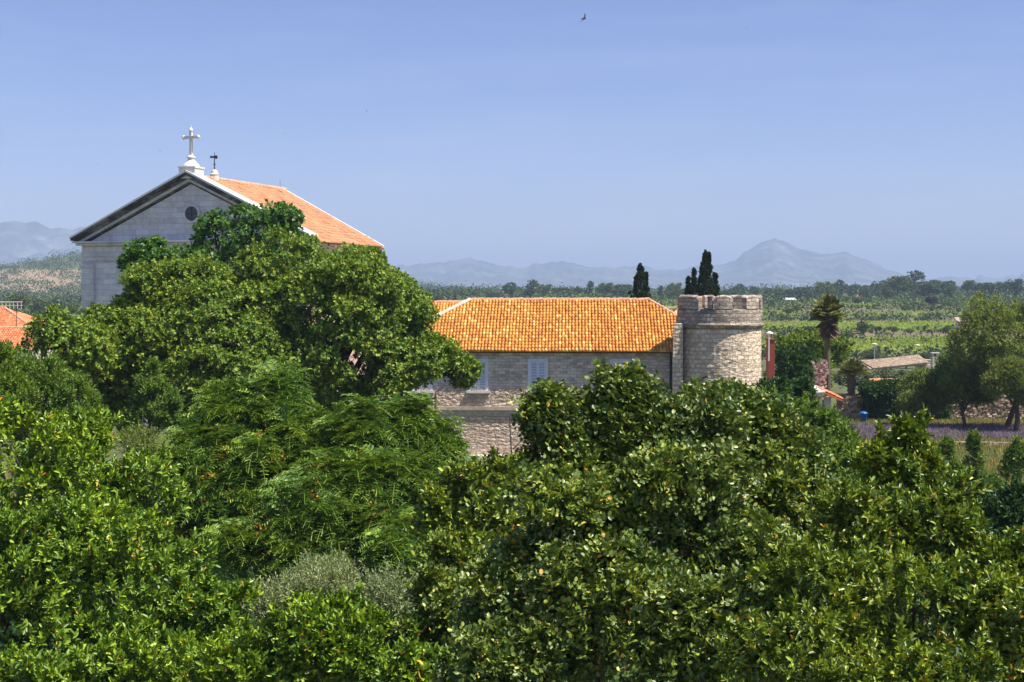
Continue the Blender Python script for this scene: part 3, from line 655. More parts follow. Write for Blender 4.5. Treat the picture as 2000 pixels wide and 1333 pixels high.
# ------------------------------------------------------------------ garden buildings at right
def stones_wall(mb, x0, x1, z0, z1, y, th, rr, sw=.24, sh=.15):
    """irregular stones in rough courses, front face at y"""
    z = z0
    while z < z1(0) if callable(z1) else z < z1:
        h = sh*rr.uniform(.7, 1.3); x = x0
        while x < x1:
            w_ = sw*rr.uniform(.55, 1.5); top = (z1(x) if callable(z1) else z1)
            if z+h*.4 < top:
                c_ = []; 
                for sx, sy, sz in ((0, 0, 0), (1, 0, 0), (1, 1, 0), (0, 1, 0), (0, 0, 1), (1, 0, 1), (1, 1, 1), (0, 1, 1)):
                    c_.append((x+sx*w_*.95+rr.gauss(0, .018), y+(sy*th if sy else rr.gauss(0, .035)), z+sz*h*.95+rr.gauss(0, .014)+.05*math.sin(x*1.3)*(sz*.3)))
                mb.add(c_, [(0, 3, 2, 1), (4, 5, 6, 7), (0, 1, 5, 4), (1, 2, 6, 5), (2, 3, 7, 6), (3, 0, 4, 7)])
            x += w_
        z += h
DRY = m_tile('dry_stone', [(0, (.2, .13, .085)), (.4, (.36, .255, .175)), (.75, (.5, .38, .27)), (1, (.6, .5, .38))], .95, .35)
DRYP = m_tile('purple_rubble', [(0, (.2, .12, .1)), (.4, (.36, .23, .19)), (.8, (.5, .36, .3)), (1, (.62, .5, .42))], .95, .35)
rr = random.Random(11)
def gw(px, Y): return P(px, 800, Y).x
mb = MB(); Yw = 102.5; x0, x1 = gw(1636, Yw), gw(2060, Yw)
stones_wall(mb, 0, x1-x0, -.1, lambda x: 1.78+.14*math.sin(x*.7)+.08*math.sin(x*2.1), 0, .45, rr)
ow_ = mb.build('dry_stone_wall', DRY); ow_.location = (x0, Yw, 0); tag(ow_, 'long brown dry stone garden wall behind the lavender field', 'wall')
mb = MB(); Yl = 84.5; xa, xb = gw(1845, Yl), gw(2050, Yl); stones_wall(mb, 0, xb-xa, -.1, .38, 0, .4, rr, .35, .16)
lw = mb.build('garden_wall', DRY); lw.location = (xa, Yl, 0); tag(lw, 'low stone terrace wall in front of the lavender field, among saplings', 'wall')
# ruined rubble gable
Yr = 97.0; xr0, xr1 = gw(1560, Yr), gw(1612, Yr)
ru = MB(); stones_wall(ru, 0, xr1-xr0, 1.5, lambda x: 4.85 if x > .7 else 4.6, 0, .5, rr, .22, .14)
ro = ru.build('ruined_wall', DRYP); ro.location = (xr0, Yr, 0); tag(ro, 'tall purplish rubble stone wall of a ruin, left of the tall palm', 'wall')
ru2 = MB(); ru2.box(.03, xr1-xr0-.05, .06, .5, 0, 4.5); o = ru2.build('core', DRYP, ro)
# shed
xs = gw(1520, 95); sh = empty('garden_shed', (xs, 94.2, 0), 0, 'small yellow plastered shed with a flat white roof slab, below the ruined wall', 'shed')
def sx(px): return gw(px, 94.2)-xs
mb = MB(); mb.box(sx(1592), sx(1606), 0, 2.3, -.1, 2.72); mb.build('wall', PLASTERY, sh)
mb = MB(); mb.box(sx(1528), sx(1592), 1.6, 1.75, -.1, 2.5); mb.build('back_wall', m_plain('shed_back', (.3, .24, .18), .9, .2, 2), sh)
mb = MB(); mb.add([(sx(1522), -.3, 2.5), (sx(1610), -.3, 2.78), (sx(1610), 2.5, 3.0), (sx(1522), 2.5, 2.72), (sx(1522), -.3, 2.42), (sx(1610), -.3, 2.7), (sx(1610), 2.5, 2.9), (sx(1522), 2.5, 2.6)], [(0, 1, 2, 3), (7, 6, 5, 4), (0, 4, 5, 1), (1, 5, 6, 2), (2, 6, 7, 3), (3, 7, 4, 0)]); mb.build('roof', CONC, sh)
for px_ in (1540, 1568): mb = MB(); mb.box(sx(px_)-.09, sx(px_)+.09, 0, .2, -.1, 2.5); mb.build('post', WOODP, sh)
pr = [(sx(1607), -.2, 2.7), (sx(1645), -.2, 2.15), (sx(1645), 2.4, 2.35), (sx(1607), 2.4, 2.95)]
mb = MB(); slab(mb, pr, .08); lean = mb.build('lean_to_roof', TILE_R, sh)
tile_roof('roof_tiles', [(sx(1645), -.2, 2.17), (sx(1645), 2.4, 2.37), (sx(1607), 2.4, 2.97), (sx(1607), -.2, 2.72)], TILE_R, lean, .2, .34, .045)
mb = MB(); mb.box(sx(1612), sx(1626), .4, .55, -.1, 2.3); mb.build('side_wall', CONC, sh)
# open stone roofed shelter further back
yb = 136.0; xb0 = gw(1700, yb); st_ = empty('open_shelter', (xb0, yb, 0), 0, 'open shelter with a long low sloping tiled roof on a square stone pillar', 'shelter')
def bx_(px): return gw(px, yb)-xb0
mb = MB(); mb.box(bx_(1716.5), bx_(1730), 0, .6, -.1, 1.98); mb.build('pillar', m_plain('grey_pillar_render', (.45, .4, .37), .9, .15, 3), st_, bevel=.02)
mb = MB(); mb.box(bx_(1806), bx_(1818), .2, 3.5, -.1, 2.4); mb.build('end_wall', GREYST, st_)
q4 = [(bx_(1697), -.3, 2.02), (bx_(1812), -.3, 2.62), (bx_(1818), 4.2, 3.15), (bx_(1700), 4.2, 2.5)]
mb = MB(); slab(mb, q4, .16); sr_ = mb.build('roof', TILE_OLD, st_)
tile_roof('roof_tiles', q4, TILE_OLD, sr_, .24, .4, .05)
yc = 150.0; ch2 = P(1826, 712, yc); cm = empty('stone_chimney', (ch2.x, yc, 0), 0, 'square stone chimney with a flat slab cap beyond the shelter roof', 'chimney')
mb = MB(); mb.box(-.33, .33, -.3, .3, -.1, 2.65); mb.build('stack', GREYST, cm)
mb = MB()
for a in (-.28, .28):
    for b in (-.24, .24): mb.box(a-.05, a+.05, b-.05, b+.05, 2.65, 2.9)
mb.box(-.42, .42, -.38, .38, 2.9, 2.98); mb.build('cap', CONC, cm)
mb = MB(); mb.box(-.3, .3, -.25, .25, 0, 2.35); mb.box(-.36, .36, -.3, .3, 2.35, 2.43); o = mb.build('chimney_block', CONC); o.location = (P(1810, 700, 146).x, 146, 0); tag(o, 'short pale chimney block just left of the capped stone chimney', 'chimney')
# small orange roof behind the wall
p = P(1702, 770, 112); so = simple_house('garden_store', 'little store with an orange tiled roof showing over the ivy, below the shelter', (p.x, 111, 0), R(0), 1.9, 2.4, 1.75, 2.35, PLASTERY, TILE_O, .15, 'shed')
# far huts
def hut(px, py, Y, W, H, D, label, wallm, roofm, ov=.2):
    q_ = P(px, py, Y); z = float(terr(q_.x, Y)); hb = empty('field_hut', (q_.x, Y, z), 0, label, 'hut')
    mb = MB(); mb.box(-W/2, W/2, 0, D, -1.5, H); mb.build('wall', wallm, hb)
    mb = MB(); slab(mb, [(-W/2-ov, -ov, H), (W/2+ov, -ov, H), (W/2+ov, D+ov, H+.9), (-W/2-ov, D+ov, H+.9)], .2); mb.build('roof', roofm, hb)
hut(1879, 662, 290, 1.6, 2.6, 2, 'tiny pale hut with a tiled top in the fields, left of the big tree', CONC, TILE_OLD)
hut(1544, 580, 640, 5, 2.0, 4, 'low long white roofed hut beneath the distant treeline, right of the tower', CONC, PALESTONE)
hut(1915, 562, 900, 6, 5, 5, 'small pinkish house peeping out of the distant treeline at right', PINK, TILE_R)
hut(1677, 582, 760, 5, 2, 4, 'small orange roofed hut half hidden below the right treeline', CONC, TILE_R)
# blue bin
bb = empty('waste_bin', (gw(1686.5, 99.6), 99.6, 0), 0, 'blue plastic barrel bin with a wide lid against the stone wall', 'bin')
mb = MB(); mb.lathe([(.2, .12), (.22, .16), (.25, .78), (.27, .8)], 20); mb.build('body', BLUEP, bb, True)
mb = MB(); mb.lathe([(.31, .8), (.31, .86), (.27, .9), (.1, .98), (.02, .99)], 20); mb.build('lid', BLUEP, bb)
mb = MB(); mb.box(-.22, .22, -.2, .2, 0, .12); mb.build('base', CONC, bb)
# lamp post, poles
def post(name, label, cat_, px, Y, h, r, mat, head=False, group=None):
    x = gw(px, Y); z = float(terr(x, Y)); p_ = empty(name, (x, Y, z), 0, label, cat_, group)
    mb = MB(); mb.tube([(0, 0, -.2), (0, 0, h)], [r, r*.7], 8); mb.build('pole', mat, p_)
    if head: mb = MB(); mb.lathe([(.02, h+.1), (.3, h), (.3, h-.06), (.1, h-.14)], 12); mb.build('lamp', PALESTONE, p_)
    return p_
post('street_lamp', 'thin pale lamp post behind the cycad palm, beside the shelter', 'lamp post', 1707, 150, 3.9, .06, GREYM, True)
post('utility_pole', 'slim grey pole standing against the trunk of the tall fan palm', 'pole', 1611.5, 99, 5.2, .05, GREYM)
post('utility_pole', 'short grey T-shaped pole in front of the olive grove, right of the lamp post', 'pole', 1791, 160, 3.4, .05, GREYM, True)
post('utility_pole', 'straight dark pole against the stone wing, under the right edge of the big tree', 'pole', 851, 74, 4.1, .09, WOODP)
for k, px_ in enumerate((1722, 1847, 1900, 1975, 1990)):
    post('fence_post', ['dark stake at the left end of the lavender field', 'dark stake in the lavender just left of the saplings', 'dark stake at the middle of the lavender strip', 'dark stake among the right hand saplings', 'thick dark stake at the right edge of the photo, below the lavender'][k], 'stake', px_, [88, 87, 82, 74, 70][k], [.75, .95, 1.0, 1.1, 1.3][k], .045, WOODP, False, 'stakes in the lavender field')
# ------------------------------------------------------------------ vegetation
def G(c): return tuple(c)
LM = {
 'linden': m_leaf('linden_leaf', [(0, (0.066, 0.133, 0.018)), (.5, (0.131, 0.229, 0.023)), (.85, (0.217, 0.312, 0.032)), (1, (0.329, 0.347, 0.063))], .5, .18, .35, (1.3, 1.2, .8), .3),
 'maple': m_leaf('maple_leaf', [(0, (0.036, 0.102, 0.017)), (.5, (0.066, 0.168, 0.026)), (1, (0.132, 0.252, 0.048))], .42, .3, .5, (1.2, 1.15, .8), .4),
 'laurel': m_leaf('laurel_leaf', [(0, (0.052, 0.118, 0.015)), (.45, (0.116, 0.225, 0.021)), (.8, (0.223, 0.352, 0.031)), (.984, (0.341, 0.502, 0.053)), (.994, (0.768, 0.418, 0.069)), (1, (0.512, 0.168, 0.053))], .4, .17, .8, (1.5, 1.3, .8), .45),
 'carob': m_leaf('carob_leaf', [(0, (0.048, 0.089, 0.021)), (.5, (0.096, 0.161, 0.029)), (.85, (0.184, 0.258, 0.046)), (.985, (0.382, 0.436, 0.100)), (1, (0.607, 0.322, 0.100))], .42, .13, .9, (1.5, 1.35, .8), .5),
 'pitt': m_leaf('glossy_shrub_leaf', [(0, (0.058, 0.107, 0.018)), (.5, (0.132, 0.223, 0.026)), (.85, (0.259, 0.347, 0.045)), (.984, (0.384, 0.483, 0.071)), (.994, (0.900, 0.500, 0.107)), (1, (0.674, 0.214, 0.071))], .4, .17, .9, (1.5, 1.3, .8), .55),
 'ail': m_leaf('ailanthus_leaflet', [(0, (0.057, 0.128, 0.020)), (.5, (0.099, 0.206, 0.028)), (.88, (0.166, 0.284, 0.041)), (1, (0.365, 0.455, 0.124))], .5, .2, .9, (1.5, 1.25, .8), .3),
 'olive': m_leaf('olive_leaf', [(0, (0.122, 0.162, 0.066)), (.5, (0.244, 0.311, 0.141)), (.85, (0.391, 0.473, 0.234)), (1, (0.489, 0.513, 0.244))], .45, .15, 1, (1.05, 1, .9), .4),
 'bush': m_leaf('bush_leaf', [(0, (0.057, 0.129, 0.022)), (.5, (0.108, 0.208, 0.031)), (1, (0.201, 0.302, 0.057))], .5, .28, .7, (1.4, 1.2, .7), .35),
 'darkb': m_leaf('dark_bush_leaf', [(0, (0.019, 0.06, 0.014)), (.5, (0.036, 0.096, 0.019)), (1, (0.072, 0.156, 0.03))], .5, .2, .7, (1.2, 1.1, .8), .35),
 'willow': m_leaf('grey_green_leaf', [(0, (0.079, 0.130, 0.029)), (.5, (0.146, 0.213, 0.043)), (1, (0.262, 0.319, 0.079))], .55, .25, .5, (1.3, 1.15, .8), .3),
 'cyp': m_leaf('cypress_scale', [(0, (0.019, 0.040, 0.015)), (.5, (0.035, 0.065, 0.021)), (1, (0.069, 0.100, 0.030))], .7, .05, 1, (1, 1, 1), .2),
 'palm': m_leaf('palm_blade', [(0, (0.064, 0.090, 0.025)), (.6, (0.126, 0.162, 0.046)), (1, (0.288, 0.270, 0.090))], .45, .15, .6, (1.2, 1.1, .8), .4),
 'dead': m_leaf('dead_frond', [(0, (.12, .065, .045)), (.6, (.24, .15, .1)), (1, (.34, .24, .17))], .8, .1, .6, (1, 1, 1), .2),
 'fard': m_leaf('distant_oak_leaf', [(0, (0.031, 0.056, 0.020)), (.6, (0.056, 0.092, 0.028)), (1, (0.098, 0.140, 0.042))], .6, .12, .2, (1.2, 1.15, .9), .2),
 'farl': m_leaf('distant_light_leaf', [(0, (0.060, 0.102, 0.024)), (.6, (0.102, 0.150, 0.036)), (1, (0.156, 0.204, 0.054))], .6, .15, .2, (1.2, 1.1, .8), .2),
 'faro': m_leaf('distant_olive_leaf', [(0, (.06, .08, .04)), (.6, (.1, .125, .065)), (1, (.16, .18, .1))], .6, .12, .2, (1.1, 1.05, .9), .2),
 'farp': m_leaf('plum_leaf', [(0, (.02, .012, .018)), (.6, (.035, .02, .028)), (1, (.06, .035, .04))], .6, .12, .2, (1.1, 1.05, .9), .2),
 'vine': m_leaf('vine_leaf', [(0, (0.148, 0.240, 0.025)), (.6, (0.247, 0.354, 0.038)), (1, (0.394, 0.468, 0.063))], .6, .3, .05, (1.1, 1.05, .9), .2),
 'grass': m_leaf('grass_blade', [(0, (.09, .13, .025)), (.5, (.17, .2, .045)), (.85, (.28, .27, .09)), (1, (.42, .34, .17))], .7, .3, .25, (1.4, 1.1, .9), .2),
 'lav': m_leaf('lavender_spike', [(0, (0.100, 0.109, 0.052)), (.25, (0.160, 0.119, 0.176)), (.7, (0.229, 0.158, 0.299)), (1, (0.359, 0.277, 0.404))], .8, .15, .25, (1.1, 1.2, .7), .2),
 'seed': m_leaf('orange_seed_cluster', [(0, (.45, .16, .02)), (.6, (.62, .28, .03)), (1, (.7, .42, .08))], .7, .2, 1, (1, 1, 1), .2),
}
# --- big linden
Yb = 58
E = [env(*a) for a in [
 (390, 640, Yb, 150, 120, 110), (560, 600, Yb, 150, 115, 115), (660, 650, Yb-1, 170, 150, 120), (318, 572, Yb, 62, 66, 66), (258, 628, Yb, 52, 60, 60), (470, 700, Yb-2, 160, 130, 110),
 (735, 580, Yb+1, 60, 44, 60), (790, 610, Yb, 60, 60, 60), (702, 510, Yb+1, 18, 18, 20), (722, 508, Yb+1, 20, 18, 20), (732, 530, Yb+1, 16, 20, 18), (680, 556, Yb+1, 50, 34, 40), (800, 700, Yb, 100, 70, 80), (846, 692, Yb, 56, 42, 50), (906, 728, Yb+.5, 24, 28, 24),
 (300, 700, Yb-1, 95, 90, 80), (620, 760, Yb, 150, 70, 90), (210, 660, Yb, 50, 60, 55), (775, 562, Yb+1, 32, 22, 30), (230, 760, Yb, 70, 70, 60), (380, 790, Yb, 120, 70, 80), (650, 525, Yb, 44, 26, 30), (400, 560, Yb+2, 70, 50, 60)]]
pos, ax = twigs(E, .52, 2.3, 22, .4, .62, .7, .2, .45, .22, .8)
g1 = leaf_twigs(pos, ax, 10, .3, .145, .11, (30, 85), False, curl=.2)
tree('linden_tree', 'huge spreading yellow green tree in front of the church, reaching over the monastery wing', 'tree', g1, LM['linden'], (P(560, 800, Yb).x, Yb+.5, 0), E, BARKD, .45)
# --- greener tree top behind
E = [env(*a) for a in [(434, 475, 68, 66, 56, 60), (500, 455, 68, 85, 58, 60), (555, 430, 68, 34, 30, 30), (385, 520, 68, 90, 60, 60), (540, 510, 68, 75, 55, 60), (330, 510, 68, 75, 36, 50), (268, 515, 68, 28, 20, 26), (300, 490, 68, 30, 20, 26)]]
pos, ax = twigs(E, .55, 1.6, 16, .4, .7, .3, .12, .4, .2, .8)
tree('maple_tree', 'fresh green leafy tree whose rounded top covers the round window of the church', 'tree', leaf_twigs(pos, ax, 9, .3, .2, .15, (30, 80), False, curl=.2), LM['maple'], (P(440, 800, 68).x, 68.3, 0), E, BARK, .4)
# --- left tree
E = [env(*a) for a in [(115, 670, 54, 75, 62, 60), (80, 700, 54, 50, 50, 50), (180, 690, 54, 60, 55, 55), (140, 650, 54, 44, 36, 40), (120, 740, 54, 80, 40, 60)]]
pos, ax = twigs(E, .5, 1.6, 16, .4, .7, .3, .1, .4, .15, .8)
tree('broadleaf_tree', 'medium bushy green tree between the orange roofed houses and the huge tree, at left', 'tree', leaf_twigs(pos, ax, 9, .25, .16, .12, (30, 80), False, curl=.2), LM['linden'], (P(120, 800, 54).x, 54.3, 0), E, BARKD, .28)
# --- left mid bush
E = [env(*a) for a in [(30, 790, 36, 110, 100, 80), (120, 820, 36, 85, 80, 65), (-40, 790, 36, 90, 100, 60), (60, 745, 36, 70, 50, 50), (10, 728, 36, 60, 50, 40)]]
pos, ax = twigs(E, .3, 1.8, 26, .3, 1.0, .5, .08, .9, .25, .8)
tree('evergreen_shrub', 'dense fine leaved olive green bush at the left edge, just below the orange roofs', 'shrub', leaf_twigs(pos, ax, 13, .3, .1, .04, (15, 60), False, curl=.1), LM['bush'], (P(40, 900, 36).x, 36.2, 0), E, BARK, .12)
# --- cone shrub
E = [env(*a) for a in [(298, 770, 45, 34, 50, 30), (300, 735, 45, 18, 26, 18), (290, 820, 45, 50, 50, 40), (330, 800, 45, 26, 40, 26), (255, 830, 45, 26, 36, 24)]]
pos, ax = twigs(E, .25, 1.6, 14, .3, 1.1, .35, .08, 1.0, .25, .8)
tree('conical_shrub', 'pointed light green shrub standing dark framed under the huge tree, at left', 'shrub', leaf_twigs(pos, ax, 10, .22, .1, .05, (20, 65), False, curl=.1), LM['bush'], (P(295, 900, 45).x, 45.1, 0), E, BARK, .1)
E = [env(*a) for a in [(275, 880, 34, 48, 50, 35), (310, 940, 34, 50, 60, 40)]]
pos, ax = twigs(E, .2, 1.3, 12, .3, .9, .3, .1, .6, .3, .8)
tree('grey_shrub', 'sparse grey green shrub behind the glossy laurel, below the pointed shrub', 'shrub', leaf_twigs(pos, ax, 10, .2, .06, .025, (20, 70), False), LM['willow'], (P(290, 980, 34).x, 34.1, 0), E, BARK, .06)

# --- glossy laurel in the left foreground
def laurel(name, label, envs, Y, mat, L=.1, W=.042, rc=.29, K=11, per=14, cov=1.35, base=None, rag=.3, cat_='shrub', tl=.15):
    E = [env(*a) for a in envs]
    pos, ax = twigs(E, rc, cov, per, .3, .95, .4, .2, .6, rag, .8, shoots=.45, sl=rc*.65, deep=.4)
    b = base or (float(np.mean([e[0][0] for e in E])), Y+.3, 0)
    return tree(name, label, cat_, leaf_twigs(pos, ax, K, tl, L, W, (18, 68), True, .22, .12), LM[mat], b, E, BARK, .07, zfrac=.35)
laurel('laurel_shrub', 'big glossy bright green laurel filling the left foreground', [(60, 960, 20, 190, 150, 120), (230, 990, 20.5, 130, 110, 90), (160, 860, 21, 60, 50, 50), (-80, 1000, 20, 150, 180, 100), (120, 1130, 19, 250, 170, 120), (310, 1120, 19.5, 130, 110, 90), (400, 1210, 19, 90, 90, 70), (200, 1300, 18.5, 330, 130, 110), (0, 1200, 18.5, 200, 150, 100), (80, 1350, 17.5, 200, 90, 80), (60, 1090, 19.6, 130, 90, 70), (70, 1180, 19, 120, 80, 70), (200, 1080, 19.8, 80, 70, 60), (330, 1340, 17.5, 160, 80, 70)], 20, 'laurel')
laurel('laurel_shrub', 'lower glossy laurel at the bottom edge in front of the silvery olive', [(480, 1320, 16, 140, 90, 80), (590, 1270, 16, 90, 95, 70), (690, 1290, 16, 80, 90, 70), (650, 1230, 16.4, 55, 60, 40), (720, 1240, 17, 40, 50, 30), (590, 1225, 17, 40, 50, 30), (820, 1340, 15.5, 110, 75, 70), (950, 1370, 15, 100, 70, 60)], 16, 'laurel', .095, .04, .26)
# --- silvery olive
E = [env(*a) for a in [(550, 1200, 24, 80, 60, 50), (650, 1175, 24, 80, 50, 50), (760, 1185, 24, 60, 60, 50), (700, 1210, 24, 70, 50, 50), (640, 1290, 24, 220, 100, 90), (640, 1140, 24.5, 60, 34, 30)]]
pos, ax = twigs(E, .22, 2.4, 12, .35, 1, .5, .12, .7, .45, .8, shoots=.4, sl=.3)
tree('olive_tree', 'silvery grey olive crown at bottom centre left, between two laurels', 'tree', leaf_twigs(pos, ax, 13, .3, .065, .017, (15, 60), False, curl=.05), LM['olive'], (P(660, 1200, 24).x, 24.3, 0), E, BARK, .12)

# --- ailanthus thicket
def ailanthus(name, label, envs, Y, rc, per, L=.78, base=None, dens=1.0, seeds=True):
    E = [env(*a) for a in envs]
    pos, ax = twigs(E, rc, .85*dens, per, .4, .95, .2, .18, .7, .4, .82, ext=.3, shoots=.25, sl=.5)
    n = len(pos); K = 9; u, v = frame(nrm(ax+np.array([0, 0, .8])))
    a = nrm(ax+np.array([0, 0, .8]))[:, None]
    phi = (np.arange(K)*2.4)[None]+rng.random((n, 1))*6.28; th = np.radians(62-22*np.arange(K)/K)[None]+rng.normal(size=(n, K))*.22
    rd = u[:, None]*np.cos(phi)[..., None]+v[:, None]*np.sin(phi)[..., None]
    d = nrm(a*np.cos(th)[..., None]+rd*np.sin(th)[..., None]); nn = a*np.sin(th)[..., None]-rd*np.cos(th)[..., None]
    o = np.repeat(pos[:, None], K, 1)
    ln = L*(.6+.6*rng.random(n*K))
    g = fronds(o.reshape(-1, 3), d.reshape(-1, 3), nn.reshape(-1, 3), ln, 10, .15, .042, .45, True, 74)
    t = tree(name, label, 'tree', g, LM['ail'], base or (E[0][0][0], Y+.3, 0), E, BARK, .09, zfrac=.4)
    if seeds:
        top = pos[(ax[:, 2] > .3)]; top = top[top[:, 1] < np.median(pos[:, 1])+.2]; sel = top[rng.random(len(top)) < .11]
        k = 46; b = np.repeat(sel, k, 0)+rng.normal(size=(len(sel)*k, 3))*np.array([.09, .09, .07])+np.array([0, -.12, .2])
        dd = rng.normal(size=b.shape); v_, q_ = leaves_geo(b, dd, rng.normal(size=b.shape), .065, .045, False)
        np_mesh('seed_clusters', v_-np.array(t.location, np.float32), q_, LM['seed'], t)
    return t
ailanthus('ailanthus_tree', 'feathery leaved tree with orange seed clusters, left one of the two under the huge tree', [(530, 830, 33, 85, 75, 60), (440, 830, 33, 70, 60, 50), (400, 900, 32.5, 80, 75, 60), (545, 775, 33.5, 36, 36, 28), (445, 785, 33.5, 30, 28, 26), (520, 930, 32, 130, 90, 70), (610, 880, 32.5, 70, 70, 50), (450, 1030, 31.5, 150, 95, 70), (560, 1090, 30, 150, 75, 70), (380, 960, 32, 70, 80, 50)], 32, .34, 6)
ailanthus('ailanthus_tree', 'feathery leaved tree touching the rough stone wall, right one of the two', [(720, 870, 32, 75, 65, 55), (800, 850, 32.5, 60, 55, 50), (840, 890, 32.5, 52, 50, 45), (690, 960, 31, 110, 85, 70), (800, 970, 31.5, 90, 80, 60), (630, 1040, 30.5, 130, 85, 70), (790, 1070, 30, 100, 70, 60), (880, 1000, 31, 40, 60, 40)], 31, .34, 6)
ailanthus('ailanthus_sapling', 'single feathery sapling rosette hanging over the olive, right of centre bottom', [(770, 1090, 25, 26, 22, 20)], 25, .2, 4, .5, None, 1, False)
mb = MB(); b0 = P(765, 1100, 24.8)
mb.tube([P(765, 1075, 24.8), P(790, 1105, 24.7), P(815, 1122, 24.5), P(830, 1135, 24.4), P(860, 1180, 24.2), P(880, 1300, 24.0)], [.012, .012, .014, .016, .02, .03], 6); o = mb.build('bare_branch', m_plain('pale_dead_twig', (.42, .33, .26), .9, .2, 8)); tag(o, 'pale bare curved branch below the feathery sapling', 'branch')

# --- middle shrubs between ailanthus and carob
laurel('mixed_shrub', 'light green leafy shrub at the foot of the stone wall, left of the dark carob', [(960, 960, 21, 75, 60, 50), (1010, 940, 21, 55, 50, 40), (900, 960, 21.5, 40, 50, 40), (960, 1050, 20, 90, 80, 60), (900, 1110, 19.5, 90, 70, 60), (860, 1010, 21, 50, 50, 40)], 21, 'pitt', .1, .055, .2, 7, 10, 1.9)
# --- carob
def carob(name, label, envs, Y, sprays=(), base=None, mat='carob', L=.05, W=.04, rc=.24, per=14, rag=.5, cov=1.15, K=5):
    E = [env(*a) for a in envs]
    pos, ax = twigs(E, rc, cov, per, .3, .95, .35, .2, .55, rag, .82, shoots=.45, sl=rc*.6, ext=.15, deep=.42)
    for (x0, y0, x1, y1) in sprays:
        a_ = np.array(P(x0, y0+12, Y+.1)); b_ = np.array(P(x1*.85+x0*.15, y1+28, Y-.05)); L_ = np.linalg.norm(b_-a_); m = max(3, int(L_/.055)); t_ = (np.arange(m)+.3)[:, None]/m
        sp = a_+(b_-a_)*t_+rng.normal(size=(m, 3))*.025; d_ = nrm((b_-a_)[None]+rng.normal(size=(m, 3))*.35*L_); pos = np.concatenate([pos, sp]); ax = np.concatenate([ax, d_])
    n = len(pos); u, v = frame(ax)
    phi = (np.arange(K)*2.4)[None]+rng.random((n, 1))*6.28; th = np.radians(25+45*np.arange(K)/K)[None]+rng.normal(size=(n, K))*.2
    rd = u[:, None]*np.cos(phi)[..., None]+v[:, None]*np.sin(phi)[..., None]; a = ax[:, None]
    d = nrm(a*np.cos(th)[..., None]+rd*np.sin(th)[..., None]); nn = nrm(a*np.sin(th)[..., None]-rd*np.cos(th)[..., None])
    o = np.repeat(pos[:, None], K, 1)+a*(rng.random((n, K, 1))*.08)
    g = fronds(o.reshape(-1, 3), d.reshape(-1, 3), nn.reshape(-1, 3), .17*(.7+.5*rng.random(n*K)), 4, L, W, .1, True, 62, False, .35, .0022, .5)
    return tree(name, label, 'tree', g, LM[mat], base or (E[0][0][0], Y+.3, 0), E, BARK, .1, zfrac=.4)
carob('carob_bush', 'low dark leafy bush filling the bottom centre gap, right of the silvery olive', [(880, 1200, 17, 80, 80, 60), (960, 1240, 16.5, 90, 90, 70), (840, 1280, 17, 80, 70, 60)], 17, cov=1.5)
carob('carob_tree', 'dark glossy carob in the centre foreground, its spire crossing the stone wing', [
 (1205, 840, 14, 62, 60, 45), (1222, 795, 14, 44, 42, 30), (1078, 822, 14, 48, 40, 30), (1112, 870, 14, 50, 46, 36), (1180, 915, 14, 100, 80, 65), (1290, 850, 14.2, 80, 68, 60), (1385, 830, 14.3, 70, 60, 50), (1130, 1010, 13.6, 160, 120, 100), (1330, 980, 13.8, 170, 130, 110), (1180, 1170, 13, 220, 130, 110), (1000, 1160, 13.4, 110, 110, 80), (1340, 1260, 12.6, 260, 150, 110), (1020, 1310, 12.8, 180, 100, 90), (1450, 1110, 13.4, 120, 100, 80)], 14, [(1075, 815, 1022, 762), (1080, 810, 1058, 738), (1095, 810, 1102, 752), (1110, 830, 1135, 795), (1190, 790, 1168, 700), (1200, 780, 1196, 702), (1215, 770, 1222, 712), (1225, 770, 1248, 722), (1240, 775, 1276, 730), (1180, 800, 1150, 755), (1250, 800, 1285, 778), (1300, 830, 1330, 778), (1280, 840, 1305, 790), (1350, 830, 1362, 775), (1060, 850, 1036, 868), (1050, 860, 1040, 895), (1380, 820, 1402, 764), (1075, 830, 1040, 790), (1170, 790, 1140, 770), (1215, 790, 1255, 752), (1105, 900, 1050, 930)])
carob('carob_tree', 'second carob crown to the right, low in front of the round tower', [
 (1470, 830, 15, 62, 50, 45), (1405, 805, 15, 34, 36, 26), (1500, 825, 15, 34, 28, 24), (1530, 900, 15, 80, 60, 55), (1490, 980, 14.6, 120, 95, 80), (1600, 1000, 14.8, 95, 65, 60)], 15, [(1440, 820, 1425, 768), (1470, 810, 1455, 770), (1400, 800, 1390, 762), (1505, 830, 1500, 790), (1560, 880, 1575, 845), (1600, 960, 1640, 925)], mat='carob')
# --- right foreground shrubs
laurel('glossy_shrub', 'large glossy shrub in the right foreground with a pale upright shoot at its top', [(1770, 930, 13.5, 85, 65, 50), (1775, 862, 13.5, 26, 30, 18), (1720, 900, 13.5, 45, 35, 30), (1700, 1040, 13, 130, 110, 80), (1840, 1040, 13, 100, 95, 70), (1640, 1170, 12.4, 170, 130, 90), (1800, 1200, 12.2, 190, 140, 90), (1560, 1290, 12, 190, 110, 90), (1760, 1350, 11.6, 260, 110, 90)], 13, 'pitt', .07, .03, .22, 11, 15, 1.3, rag=.35, tl=.1)
laurel('glossy_shrub', 'glossy shrub at the lower right corner with sprays of very pale new leaves', [(1960, 1110, 12.6, 75, 55, 45), (2050, 1080, 12.6, 80, 60, 50), (1950, 1210, 12, 110, 110, 80), (2040, 1300, 11.6, 150, 150, 90)], 12.4, 'pitt', .07, .032, .22, 11, 15, 1.3, rag=.35, tl=.1)
